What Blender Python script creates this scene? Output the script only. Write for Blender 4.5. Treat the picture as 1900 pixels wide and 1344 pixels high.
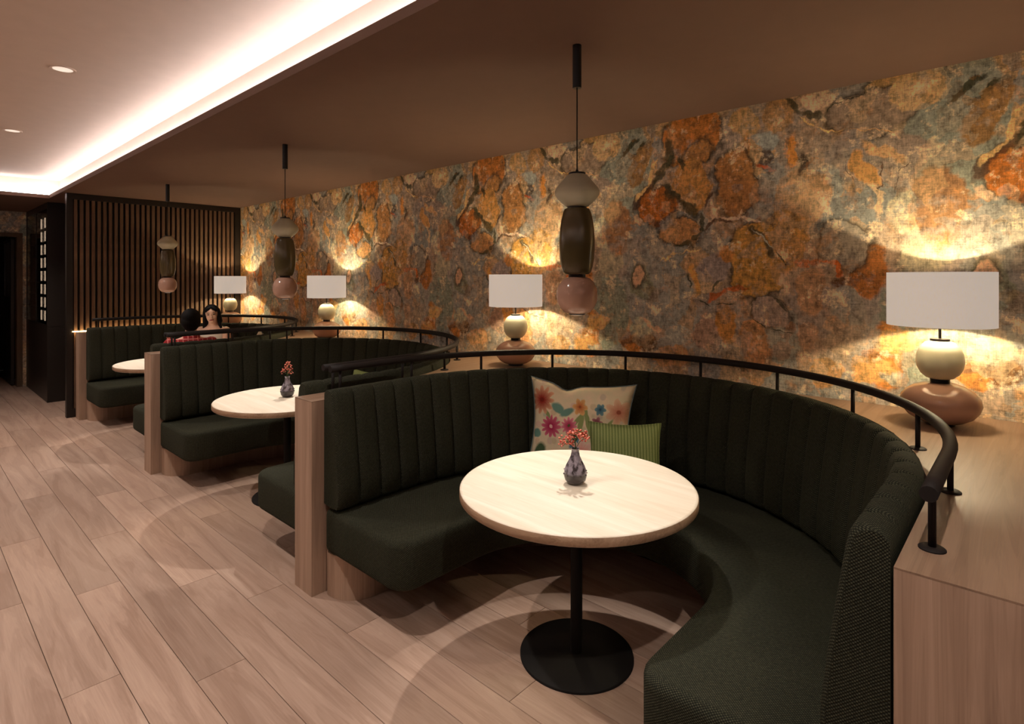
import bpy, bmesh, math, random
from math import sin, cos, pi, radians, atan2, hypot
from mathutils import Vector, Matrix

random.seed(11)
SC = bpy.context.scene
COL = SC.collection
for o in list(bpy.data.objects):
    bpy.data.objects.remove(o, do_unlink=True)

# ------------------------------------------------------------------ camera
cam_d = bpy.data.cameras.new('camera')
cam_d.sensor_fit = 'HORIZONTAL'
cam_d.sensor_width = 36.0
cam_d.lens = 36.0 * 1056.0 / 1900.0
cam_d.shift_y = -156.0 / 1900.0
cam_d.clip_start = 0.05
cam = bpy.data.objects.new('camera', cam_d)
COL.objects.link(cam)
cam.location = (0, 0, 1.65)
cam.rotation_euler = (pi / 2, 0, atan2(0.6763, 0.7366))
SC.camera = cam

# ------------------------------------------------------------------ world, exposure
w = bpy.data.worlds.new('world')
SC.world = w
w.use_nodes = True
w.node_tree.nodes['Background'].inputs[0].default_value = (0.9, 0.75, 0.62, 1)
w.node_tree.nodes['Background'].inputs[1].default_value = 0.02
vs = SC.view_settings
vs.view_transform = 'Standard'
vs.look = 'None'
vs.gamma = 1
vs.use_curve_mapping = False
vs.exposure = 0.0
SC.cycles.max_bounces = 5
SC.cycles.diffuse_bounces = 3
SC.cycles.glossy_bounces = 3

# key numbers of the room (metres)
WALL_Y = 3.38
CEIL = 2.655
CEIL_UP = 2.90
BOOTHS = (-1.49, -4.19, -6.89)      # centre x of the three horseshoe booths
BY = 2.0                            # centre y of their curves
E_DOWN = 100.0
E_TABLE = 138.0
E_PEND = 3.5
E_LAMP = 17.0
E_COVE = 36.0


def add_light(name, kind, loc, energy, color, radius=0.03, target=None, size=None, blend=0.3):
    d = bpy.data.lights.new(name, kind)
    d.energy = energy
    d.color = color
    d.shadow_soft_size = radius
    if kind == 'SPOT':
        d.spot_size = size
        d.spot_blend = blend
    o = bpy.data.objects.new(name, d)
    COL.objects.link(o)
    o.location = loc
    if target is not None:
        o.rotation_euler = (Vector(target) - Vector(loc)).to_track_quat('-Z', 'Y').to_euler()
    return o


WARM = (1.0, 0.905, 0.82)
DOWNLIGHTS = [(-0.08 - 2.1 * i, 0.69) for i in range(5)] + [(-1.1 - 2.1 * i, -1.2) for i in range(4)]
for (x, y) in DOWNLIGHTS:
    add_light('downlight_beam', 'SPOT', (x, y, CEIL_UP - 0.04), E_DOWN if y > 0 else 0.5 * E_DOWN, WARM, 0.022, (x, y, 0), radians(112), 0.65)
for c in BOOTHS:
    add_light('table_beam', 'SPOT', (c - 0.62, 2.80, CEIL - 0.03), E_TABLE, (1.0, 0.93, 0.84), 0.02,
              (c, 2.03, 0.7), radians(37), 0.6)


# ------------------------------------------------------------------ helpers
def lin(c):
    r = []
    for v in c[:3]:
        v = v / 255.0
        r.append(v / 12.92 if v <= 0.04045 else ((v + 0.055) / 1.055) ** 2.4)
    return (r[0], r[1], r[2], 1.0)


def mesh(name, verts, faces, smooth=False, uvs=None):
    me = bpy.data.meshes.new(name)
    me.from_pydata([tuple(v) for v in verts], [], faces)
    if uvs is not None:
        ul = me.uv_layers.new(name='uv')
        k = 0
        for p, fu in zip(me.polygons, uvs):
            for q in fu:
                ul.data[k].uv = q
                k += 1
    if smooth:
        for p in me.polygons:
            p.use_smooth = True
    me.update()
    return me


def obj(name, me, mat=None, parent=None, loc=(0, 0, 0), rot=(0, 0, 0)):
    o = bpy.data.objects.new(name, me)
    COL.objects.link(o)
    o.location = loc
    o.rotation_euler = rot
    if parent:
        o.parent = parent
    if mat and me is not None and not me.materials:
        me.materials.append(mat)
    return o


def tag(o, label, cat, group=None):
    o['label'] = label
    o['category'] = cat
    if group:
        o['group'] = group
    return o


def thing(name, loc, label, cat, group=None, rot=(0, 0, 0)):
    o = bpy.data.objects.new(name, None)
    COL.objects.link(o)
    o.location = loc
    o.rotation_euler = rot
    o.empty_display_size = 0.1
    return tag(o, label, cat, group)


def struct(o):
    o['kind'] = 'structure'
    return o


def kids(o):
    return [c for c in COL.objects if c.parent == o]


def copy_tree(o, parent=None):
    c = o.copy()
    COL.objects.link(c)
    c.parent = parent
    for ch in kids(o):
        copy_tree(ch, c)
    return c


def box_data(x0, x1, y0, y1, z0, z1):
    v = [(x0, y0, z0), (x1, y0, z0), (x1, y1, z0), (x0, y1, z0),
         (x0, y0, z1), (x1, y0, z1), (x1, y1, z1), (x0, y1, z1)]
    f = [(0, 3, 2, 1), (4, 5, 6, 7), (0, 1, 5, 4), (1, 2, 6, 5), (2, 3, 7, 6), (3, 0, 4, 7)]
    return v, f


def boxes(name, lst):
    V, Fc = [], []
    for b in lst:
        v, f = box_data(*b)
        n = len(V)
        V += v
        Fc += [tuple(i + n for i in q) for q in f]
    return mesh(name, V, Fc)


def box(name, x0, x1, y0, y1, z0, z1, bev=0.0):
    v, f = box_data(x0, x1, y0, y1, z0, z1)
    me = mesh(name, v, f)
    if bev:
        bm = bmesh.new()
        bm.from_mesh(me)
        bmesh.ops.bevel(bm, geom=list(bm.edges), offset=bev, segments=2, affect='EDGES', profile=0.6)
        bm.to_mesh(me)
        bm.free()
    return me


def lathe(name, prof, seg=40, smooth=True, caps=True):
    V, Fc = [], []
    n = len(prof)
    for (r, z) in prof:
        for k in range(seg):
            a = 2 * pi * k / seg
            V.append((r * cos(a), r * sin(a), z))
    for i in range(n - 1):
        for k in range(seg):
            k2 = (k + 1) % seg
            Fc.append((i * seg + k, i * seg + k2, (i + 1) * seg + k2, (i + 1) * seg + k))
    if caps:
        Fc.append(tuple(reversed(range(seg))))
        Fc.append(tuple((n - 1) * seg + k for k in range(seg)))
    me = mesh(name, V, Fc)
    if smooth:
        for p in me.polygons:
            p.use_smooth = len(p.vertices) == 4
    me.update()
    sharp(me, 50)
    return me


def sharp(me, deg):
    """mark edges sharper than deg as sharp so that smooth shading keeps creases"""
    bm = bmesh.new()
    bm.from_mesh(me)
    for e in bm.edges:
        if len(e.link_faces) == 2 and e.calc_face_angle(0) > radians(deg):
            e.smooth = False
    bm.to_mesh(me)
    bm.free()


def tube_data(pts, rad, seg=10, closed=False):
    pts = [Vector(p) for p in pts]
    n = len(pts)
    V, Fc = [], []
    up = Vector((0, 0, 1))
    for i, p in enumerate(pts):
        t = (pts[min(i + 1, n - 1)] - pts[max(i - 1, 0)]).normalized()
        ref = up if abs(t.z) < 0.95 else Vector((1, 0, 0))
        a = t.cross(ref).normalized()
        b = a.cross(t).normalized()
        r = rad[i] if isinstance(rad, (list, tuple)) else rad
        for k in range(seg):
            th = 2 * pi * k / seg
            V.append(p + a * (r * cos(th)) + b * (r * sin(th)))
    for i in range(n - 1):
        for k in range(seg):
            k2 = (k + 1) % seg
            Fc.append((i * seg + k, i * seg + k2, (i + 1) * seg + k2, (i + 1) * seg + k))
    Fc.append(tuple(reversed(range(seg))))
    Fc.append(tuple((n - 1) * seg + k for k in range(seg)))
    return V, Fc


def tube(name, pts, rad, seg=10):
    V, Fc = tube_data(pts, rad, seg)
    me = mesh(name, V, Fc)
    for p in me.polygons:
        p.use_smooth = len(p.vertices) == 4
    return me


def join_data(parts):
    V, Fc = [], []
    for v, f in parts:
        n = len(V)
        V += list(v)
        Fc += [tuple(i + n for i in q) for q in f]
    return V, Fc


def ellipsoid_data(c, r, seg=16, rings=10, rotm=None):
    V, Fc = [], []
    for i in range(rings + 1):
        ph = pi * i / rings
        for k in range(seg):
            th = 2 * pi * k / seg
            p = Vector((r[0] * sin(ph) * cos(th), r[1] * sin(ph) * sin(th), r[2] * cos(ph)))
            if rotm:
                p = rotm @ p
            V.append(p + Vector(c))
    for i in range(rings):
        for k in range(seg):
            k2 = (k + 1) % seg
            if i == 0:
                Fc.append((k, (i + 1) * seg + k, (i + 1) * seg + k2))
            elif i == rings - 1:
                Fc.append((i * seg + k, (i + 1) * seg + k, i * seg + k2))
            else:
                Fc.append((i * seg + k, (i + 1) * seg + k, (i + 1) * seg + k2, i * seg + k2))
    # drop the repeated pole vertices
    me = bpy.data.meshes.new('tmp')
    me.from_pydata([tuple(v) for v in V], [], Fc)
    bm = bmesh.new()
    bm.from_mesh(me)
    bmesh.ops.remove_doubles(bm, verts=bm.verts, dist=1e-6)
    V2 = [v.co.copy() for v in bm.verts]
    bm.verts.index_update()
    F2 = [tuple(v.index for v in f.verts) for f in bm.faces]
    bm.free()
    bpy.data.meshes.remove(me)
    return V2, F2


# ------------------------------------------------------------------ material helpers
class NT:
    """small wrapper to write node graphs briefly"""
    def __init__(self, name):
        self.m = bpy.data.materials.new(name)
        self.m.use_nodes = True
        self.t = self.m.node_tree
        self.b = self.t.nodes['Principled BSDF']

    def n(self, kind, **kw):
        nd = self.t.nodes.new(kind)
        for k, v in kw.items():
            setattr(nd, k, v)
        return nd

    def link(self, a, b):
        self.t.links.new(a, b)

    def put(self, sock, v):
        if isinstance(v, bpy.types.NodeSocket):
            self.t.links.new(v, sock)
        else:
            sock.default_value = v

    def math(self, op, a, b=None, c=None, clamp=False):
        nd = self.n('ShaderNodeMath', operation=op)
        nd.use_clamp = clamp
        self.put(nd.inputs[0], a)
        if b is not None:
            self.put(nd.inputs[1], b)
        if c is not None:
            self.put(nd.inputs[2], c)
        return nd.outputs[0]

    def vec(self, op, a, b=None, c=None, out=0):
        nd = self.n('ShaderNodeVectorMath', operation=op)
        self.put(nd.inputs[0], a)
        if b is not None:
            self.put(nd.inputs[1], b)
        if c is not None:
            self.put(nd.inputs[2], c)
        return nd.outputs[out]

    def mix(self, fac, a, b, mode='MIX'):
        nd = self.n('ShaderNodeMix', data_type='RGBA', blend_type=mode)
        self.put(nd.inputs[0], fac)
        self.put(nd.inputs[6], a)
        self.put(nd.inputs[7], b)
        return nd.outputs[2]

    def noise(self, vec, scale, detail=3, rough=0.5, out=0, dist=0.0):
        nd = self.n('ShaderNodeTexNoise')
        if vec is not None:
            self.link(vec, nd.inputs['Vector'])
        nd.inputs['Scale'].default_value = scale
        nd.inputs['Detail'].default_value = detail
        nd.inputs['Roughness'].default_value = rough
        nd.inputs['Distortion'].default_value = dist
        return nd.outputs[out]

    def mapping(self, vec, loc=(0, 0, 0), rot=(0, 0, 0), scale=(1, 1, 1), kind='POINT'):
        nd = self.n('ShaderNodeMapping', vector_type=kind)
        self.link(vec, nd.inputs[0])
        nd.inputs[1].default_value = loc
        nd.inputs[2].default_value = rot
        nd.inputs[3].default_value = scale
        return nd.outputs[0]

    def rng(self, v, a, b, c=0.0, d=1.0, smooth=False):
        nd = self.n('ShaderNodeMapRange')
        if smooth:
            nd.interpolation_type = 'SMOOTHSTEP'
        self.put(nd.inputs[0], v)
        nd.inputs[1].default_value = a
        nd.inputs[2].default_value = b
        nd.inputs[3].default_value = c
        nd.inputs[4].default_value = d
        return nd.outputs[0]

    def ramp(self, fac, stops):
        nd = self.n('ShaderNodeValToRGB')
        self.link(fac, nd.inputs[0])
        el = nd.color_ramp.elements
        while len(el) < len(stops):
            el.new(0.5)
        for e, (p, c) in zip(el, stops):
            e.position = p
            e.color = c
        return nd.outputs[0]

    def coord(self, which='Object'):
        return self.n('ShaderNodeTexCoord').outputs[which]

    def bump(self, h, strength=0.3, dist=0.002):
        nd = self.n('ShaderNodeBump')
        nd.inputs['Strength'].default_value = strength
        nd.inputs['Distance'].default_value = dist
        self.link(h, nd.inputs['Height'])
        self.link(nd.outputs[0], self.b.inputs['Normal'])

    def base(self, c=None, rough=None, metal=None, spec=None):
        if c is not None:
            self.put(self.b.inputs['Base Color'], c)
        if rough is not None:
            self.put(self.b.inputs['Roughness'], rough)
        if metal is not None:
            self.b.inputs['Metallic'].default_value = metal
        if spec is not None:
            self.b.inputs['Specular IOR Level'].default_value = spec
        return self.m


def plain(name, rgb, rough=0.5, metal=0.0, spec=0.5, mottle=0.06, scale=9.0):
    t = NT(name)
    nz = t.noise(t.coord(), scale, 4)
    f = t.rng(nz, 0.3, 0.7, 1 - mottle, 1 + mottle)
    c = t.mix(1.0, lin(rgb), (1, 1, 1, 1), 'MULTIPLY')
    nd = t.n('ShaderNodeHueSaturation')
    t.link(c, nd.inputs['Color'])
    t.link(f, nd.inputs['Value'])
    return t.base(nd.outputs[0], rough, metal, spec)


def emitter(name, rgb, strength):
    t = NT(name)
    t.base((0.8, 0.8, 0.8, 1), 0.5)
    t.b.inputs['Emission Color'].default_value = lin(rgb)
    t.b.inputs['Emission Strength'].default_value = strength
    return t.m


def wood(name, axis, c_lo, c_mid, c_hi, rough=0.5, scale=1.0, rand=False, ring=0.25, long=1.0):
    """oak with the grain running along axis (0 x, 1 y, 2 z)"""
    t = NT(name)
    v = t.coord()
    if rand:
        info = t.n('ShaderNodeObjectInfo')
        rv = t.math('MULTIPLY', info.outputs['Random'], 57.0)
        cx = t.n('ShaderNodeCombineXYZ')
        for i in range(3):
            t.link(rv, cx.inputs[i])
        v = t.vec('ADD', v, cx.outputs[0])
    sc = [9.0 * scale] * 3
    sc[axis] = 0.9 * scale / long
    g = t.mapping(v, scale=tuple(sc))
    fig = t.noise(g, 1.3, 5, 0.55, dist=0.9)                    # broad cathedral figure
    sc2 = [150.0 * scale] * 3
    sc2[axis] = 5.0 * scale / long
    fine = t.noise(t.mapping(v, scale=tuple(sc2)), 1.0, 3, 0.6)  # fine pores
    rings = t.math('FRACT', t.math('MULTIPLY', fig, 9.0))
    rings = t.math('ABSOLUTE', t.math('SUBTRACT', rings, 0.5))
    f = t.math('ADD', t.math('MULTIPLY', fig, 1.0 - ring), t.math('MULTIPLY', rings, ring))
    f = t.math('ADD', f, t.math('MULTIPLY', t.math('SUBTRACT', fine, 0.5), 0.35))
    col = t.ramp(f, [(0.28, lin(c_lo)), (0.5, lin(c_mid)), (0.72, lin(c_hi))])
    # knots and smoky patches
    sk = [3.0 * scale] * 3
    sk[axis] = 1.4 * scale
    kn = t.noise(t.mapping(v, scale=tuple(sk)), 1.0, 2, 0.5)
    col = t.mix(t.rng(kn, 0.62, 0.78, 0, 0.45), col, lin(c_lo))
    if rand:
        hs = t.n('ShaderNodeHueSaturation')
        t.link(col, hs.inputs['Color'])
        t.link(t.rng(info.outputs['Random'], 0, 1, 0.86, 1.10), hs.inputs['Value'])
        col = hs.outputs[0]
    t.bump(fine, 0.12, 0.0012)
    return t.base(col, t.rng(fine, 0.3, 0.7, rough - 0.06, rough + 0.06), 0, 0.4)


# ------------------------------------------------------------------ materials
M = {}
M['plank'] = wood('oak_plank', 0, (156, 126, 108), (176, 147, 129), (190, 162, 144), 0.48, 1.0, True, 0.14)
M['oak_v'] = wood('oak_vertical', 2, (150, 121, 101), (172, 142, 120), (186, 156, 134), 0.5, 2.0, False, 0.15, 3.0)
M['oak_h'] = wood('oak_top', 1, (124, 97, 78), (144, 115, 94), (158, 129, 107), 0.5, 2.0, False, 0.15, 2.0)
M['oak_pale'] = wood('pale_oak', 0, (220, 204, 182), (232, 219, 200), (240, 230, 215), 0.55, 0.8, False, 0.12)
M['oak_edge'] = wood('oak_edge', 0, (150, 118, 92), (176, 144, 116), (196, 164, 136), 0.5)
M['slat'] = wood('slat_walnut', 2, (84, 62, 46), (116, 88, 66), (138, 106, 80), 0.55)
M['black'] = plain('black_metal', (26, 23, 22), 0.42, 0.0, 0.4)
M['rail'] = plain('rail_metal', (34, 28, 26), 0.65, 0.0, 0.2)
M['base_black'] = plain('table_base', (20, 17, 15), 0.7, 0.0, 0.25)
M['joinery'] = plain('dark_joinery', (34, 27, 23), 0.42, 0, 0.4)
M['backing'] = plain('screen_backing', (16, 11, 9), 0.2, 0, 0.5)
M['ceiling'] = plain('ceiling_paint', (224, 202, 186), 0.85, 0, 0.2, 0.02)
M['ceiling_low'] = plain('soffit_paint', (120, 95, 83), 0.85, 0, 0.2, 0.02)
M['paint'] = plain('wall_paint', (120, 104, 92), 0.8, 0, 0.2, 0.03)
M['grout'] = plain('floor_joint', (70, 52, 42), 0.8, 0, 0.2)
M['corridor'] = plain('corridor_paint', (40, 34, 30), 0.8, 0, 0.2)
M['jamb'] = wood('jamb_wood', 2, (84, 64, 48), (104, 80, 60), (120, 94, 70), 0.5)
M['celadon'] = plain('celadon_glaze', (208, 206, 180), 0.28, 0, 0.5, 0.03)
M['olive_glass'] = plain('olive_glaze', (92, 82, 54), 0.2, 0, 0.6, 0.05)
M['blush'] = plain('blush_glaze', (190, 150, 130), 0.14, 0, 0.5, 0.03)
M['collar'] = plain('collar', (24, 18, 16), 0.35, 0, 0.4)
M['skin'] = plain('skin', (236, 190, 162), 0.5, 0, 0.4, 0.04)
M['hair'] = plain('dark_hair', (14, 10, 9), 0.75, 0, 0.2, 0.2, 60)
M['lips'] = plain('lips', (150, 60, 54), 0.4)
M['eye'] = plain('eyes', (30, 20, 16), 0.2)
M['denim'] = plain('dark_trousers', (34, 36, 46), 0.8)
M['cream_cloth'] = plain('cream_cloth', (226, 212, 198), 0.8)
M['stem'] = plain('stem_green', (64, 84, 40), 0.6)
M['shade'] = None
M['led'] = emitter('led_strip', (244, 244, 250), E_COVE)
M['led_warm'] = emitter('led_warm', (255, 214, 150), 22.0)
M['led_wine'] = emitter('led_wine', (255, 228, 196), 3.5)
M['disc'] = emitter('downlight_disc', (255, 232, 210), 0.8)

# lampshade: white cloth lit from inside
t = NT('lampshade_cloth')
v = t.coord()
wv = t.noise(t.mapping(v, scale=(400, 400, 60)), 1.0, 2)
t.base(t.mix(t.rng(wv, 0.3, 0.7), lin((214, 204, 192)), lin((226, 218, 208))), 0.85, 0, 0.1)
t.b.inputs['Emission Color'].default_value = lin((255, 238, 220))
t.b.inputs['Emission Strength'].default_value = 0.42
M['shade'] = t.m
for k_ in ('shade', 'disc', 'led_wine'):
    M[k_].cycles.emission_sampling = 'NONE'      # weak glow: found by bounces alone

# woven green upholstery (uv in metres)
def fabric(name, c0, c1, size=0.0085):
    t = NT(name)
    uv = t.coord('UV')
    sp = t.n('ShaderNodeSeparateXYZ')
    t.link(uv, sp.inputs[0])
    a = t.math('SINE', t.math('MULTIPLY', sp.outputs[0], 2 * pi / size))
    b = t.math('SINE', t.math('MULTIPLY', sp.outputs[1], 2 * pi / (size * 0.8)))
    h = t.math('MULTIPLY', a, b)
    nz = t.noise(uv, 90, 2)
    f = t.math('MULTIPLY', t.rng(h, -0.1, 1.0), t.rng(nz, 0.3, 0.7, 0.35, 1.0))
    big = t.noise(uv, 3.0, 2)
    col = t.mix(f, lin(c0), lin(c1))
    hs = t.n('ShaderNodeHueSaturation')
    t.link(col, hs.inputs['Color'])
    t.link(t.rng(big, 0.3, 0.7, 0.9, 1.1), hs.inputs['Value'])
    t.bump(h, 0.5, 0.0025)
    t.b.inputs['Sheen Weight'].default_value = 0.05
    t.b.inputs['Sheen Tint'].default_value = lin((120, 130, 100))
    return t.base(hs.outputs[0], 0.9, 0, 0.1)

M['fabric'] = fabric('green_weave', (33, 33, 26), (98, 97, 77), 0.0105)

# plaid shirt
t = NT('plaid')
v = t.coord()
sp = t.n('ShaderNodeSeparateXYZ')
t.link(v, sp.inputs[0])
lx = t.rng(t.math('SINE', t.math('MULTIPLY', sp.outputs[0], 150)), 0.7, 0.95)
lz = t.rng(t.math('SINE', t.math('MULTIPLY', sp.outputs[2], 150)), 0.7, 0.95)
col = t.mix(t.math('MULTIPLY', t.math('MAXIMUM', lx, lz), 0.7), lin((150, 44, 46)), lin((222, 140, 132)))
M['plaid'] = t.base(col, 0.85, 0, 0.1)

# vase: dark speckled glass
t = NT('vase_glass')
v = t.coord()
sp = t.n('ShaderNodeSeparateXYZ')
t.link(v, sp.inputs[0])
nz = t.noise(t.mapping(v, scale=(1, 1, 0.5)), 45, 3, 0.6)
up = t.rng(sp.outputs[2], 0.045, 0.055)
col = t.mix(t.math('MULTIPLY', up, t.rng(nz, 0.40, 0.56)), lin((58, 50, 52)), lin((150, 140, 150)))
M['vase'] = t.base(col, 0.12, 0, 0.6)

# berries: red with pale tips
t = NT('berry')
g = t.n('ShaderNodeNewGeometry')
nz = t.noise(t.coord(), 130, 1)
M['berry'] = t.base(t.mix(t.rng(nz, 0.42, 0.62), lin((176, 40, 30)), lin((238, 150, 120))), 0.4)

# green ribbed cushion cloth
t = NT('green_stripe')
v = t.coord()
sp = t.n('ShaderNodeSeparateXYZ')
t.link(v, sp.inputs[0])
s = t.math('SINE', t.math('MULTIPLY', sp.outputs[0], 2 * pi / 0.0165))
col = t.mix(t.rng(s, -0.2, 0.7), lin((112, 124, 74)), lin((150, 158, 104)))
nz = t.noise(v, 220, 2)
col = t.mix(t.rng(nz, 0.3, 0.7, 0, 0.25), col, lin((90, 102, 60)))
t.bump(s, 0.3, 0.002)
M['green_cloth'] = t.base(col, 0.9, 0, 0.1)

# floral cushion cloth (object x,z)
t = NT('floral_print')
v = t.coord()
wob = t.noise(v, 26, 2, out=1)
vw = t.vec('ADD', v, t.vec('MULTIPLY', t.vec('SUBTRACT', wob, (0.5, 0.5, 0.5)), (0.016, 0, 0.016)))
vw = t.vec('MULTIPLY', vw, (1, 0, 1))
nz = t.noise(v, 16, 3)
col = t.mix(t.rng(nz, 0.35, 0.65), lin((216, 202, 166)), lin((228, 202, 170)))
vz = t.n('ShaderNodeTexVoronoi')
t.link(vw, vz.inputs['Vector'])
vz.inputs['Scale'].default_value = 17.0
vsep = t.n('ShaderNodeSeparateColor')
t.link(vz.outputs['Color'], vsep.inputs[0])
vc = t.ramp(vsep.outputs[1], [(0.0, lin((206, 140, 118))), (0.3, lin((150, 158, 112))), (0.5, lin((222, 184, 140))), (0.75, lin((128, 152, 142))), (1.0, lin((214, 150, 150)))])
col = t.mix(t.math('MULTIPLY', t.rng(vz.outputs['Distance'], 0.42, 0.30), t.rng(vsep.outputs[0], 0.3, 0.35, 0, 0.4)), col, vc)

def ell(t, vw, col, x, z, a, b, rot, c, soft=0.7):
    m = t.mapping(vw, loc=(x, 0, z), rot=(0, rot, 0), scale=(a, 1, b), kind='TEXTURE')
    L = t.vec('LENGTH', m, out=1)
    return t.mix(t.rng(L, 1.0, soft), col, lin(c))

def flower(t, vw, col, x, z, r, c_in, c_out, core, n):
    d = t.vec('SUBTRACT', vw, (x, 0, z))
    L = t.vec('LENGTH', d, out=1)
    s_ = t.n('ShaderNodeSeparateXYZ')
    t.link(d, s_.inputs[0])
    ang = t.math('ARCTAN2', s_.outputs[2], s_.outputs[0])
    pet = t.math('ABSOLUTE', t.math('COSINE', t.math('MULTIPLY', ang, n / 2.0)))
    rr = t.math('MULTIPLY_ADD', pet, r * 0.42, r * 0.62)
    q = t.math('DIVIDE', L, rr)
    pc = t.mix(t.rng(q, 0.25, 0.95), lin(c_in), lin(c_out))
    pc = t.mix(t.rng(pet, 0.45, 0.12, 0, 0.6), pc, lin(c_in))
    col = t.mix(t.rng(q, 1.02, 0.94), col, pc)
    return t.mix(t.rng(L, r * 0.2, r * 0.14), col, lin(core))

TEAL, GRN, DGR = (106, 140, 126), (140, 150, 96), (74, 92, 64)
for a in [(-.12, .41, .05, .03, .5, TEAL), (-.06, .39, .055, .025, -.5, TEAL), (-.25, .25, .035, .03, 0, TEAL), (.24, .26, .04, .03, .4, TEAL),
          (.03, .33, .018, .10, .15, GRN), (.07, .36, .016, .11, -.25, GRN), (0, .34, .014, .09, .7, GRN), (.0, .22, .05, .022, -.9, (98, 136, 150)),
          (-.22, .14, .045, .07, .3, DGR), (-.24, .06, .04, .05, -.4, (120, 118, 88)), (-.19, .38, .05, .012, .9, GRN), (.14, .27, .07, .010, 1.1, GRN), (.19, .33, .012, .07, .5, GRN),
          (-.1, .1, .06, .012, .4, GRN), (.12, .09, .06, .014, -.5, GRN)]:
    col = ell(t, vw, col, *a)
for a in [(-.23, .45, .085, (150, 52, 40), (214, 158, 122), (120, 40, 32), 11), (.25, .42, .075, (196, 130, 104), (220, 180, 146), (150, 80, 60), 7),
          (.02, .43, .05, (190, 110, 62), (218, 170, 112), (150, 84, 50), 6), (.045, .17, .085, (222, 150, 136), (232, 204, 186), (190, 90, 90), 8),
          (-.155, .30, .066, (164, 40, 78), (206, 108, 124), (226, 180, 170), 12), (-.04, .315, .05, (176, 56, 88), (220, 138, 146), (90, 90, 50), 11),
          (.055, .275, .024, (176, 50, 34), (206, 92, 60), (150, 40, 30), 5), (.13, .35, .034, (120, 60, 70), (176, 116, 118), (214, 190, 150), 5),
          (.145, .425, .034, (70, 106, 122), (118, 146, 146), (60, 80, 90), 6), (.14, .29, .03, (188, 90, 50), (222, 176, 120), (160, 70, 40), 4),
          (-.13, .10, .05, (196, 70, 44), (220, 130, 96), (150, 50, 40), 7), (.10, .10, .045, (190, 60, 96), (216, 110, 130), (150, 40, 70), 8), (.2, .12, .06, (196, 120, 110), (222, 178, 160), (160, 80, 70), 9)]:
    col = flower(t, vw, col, *a)
M['floral'] = t.base(col, 0.9, 0, 0.1)

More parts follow.
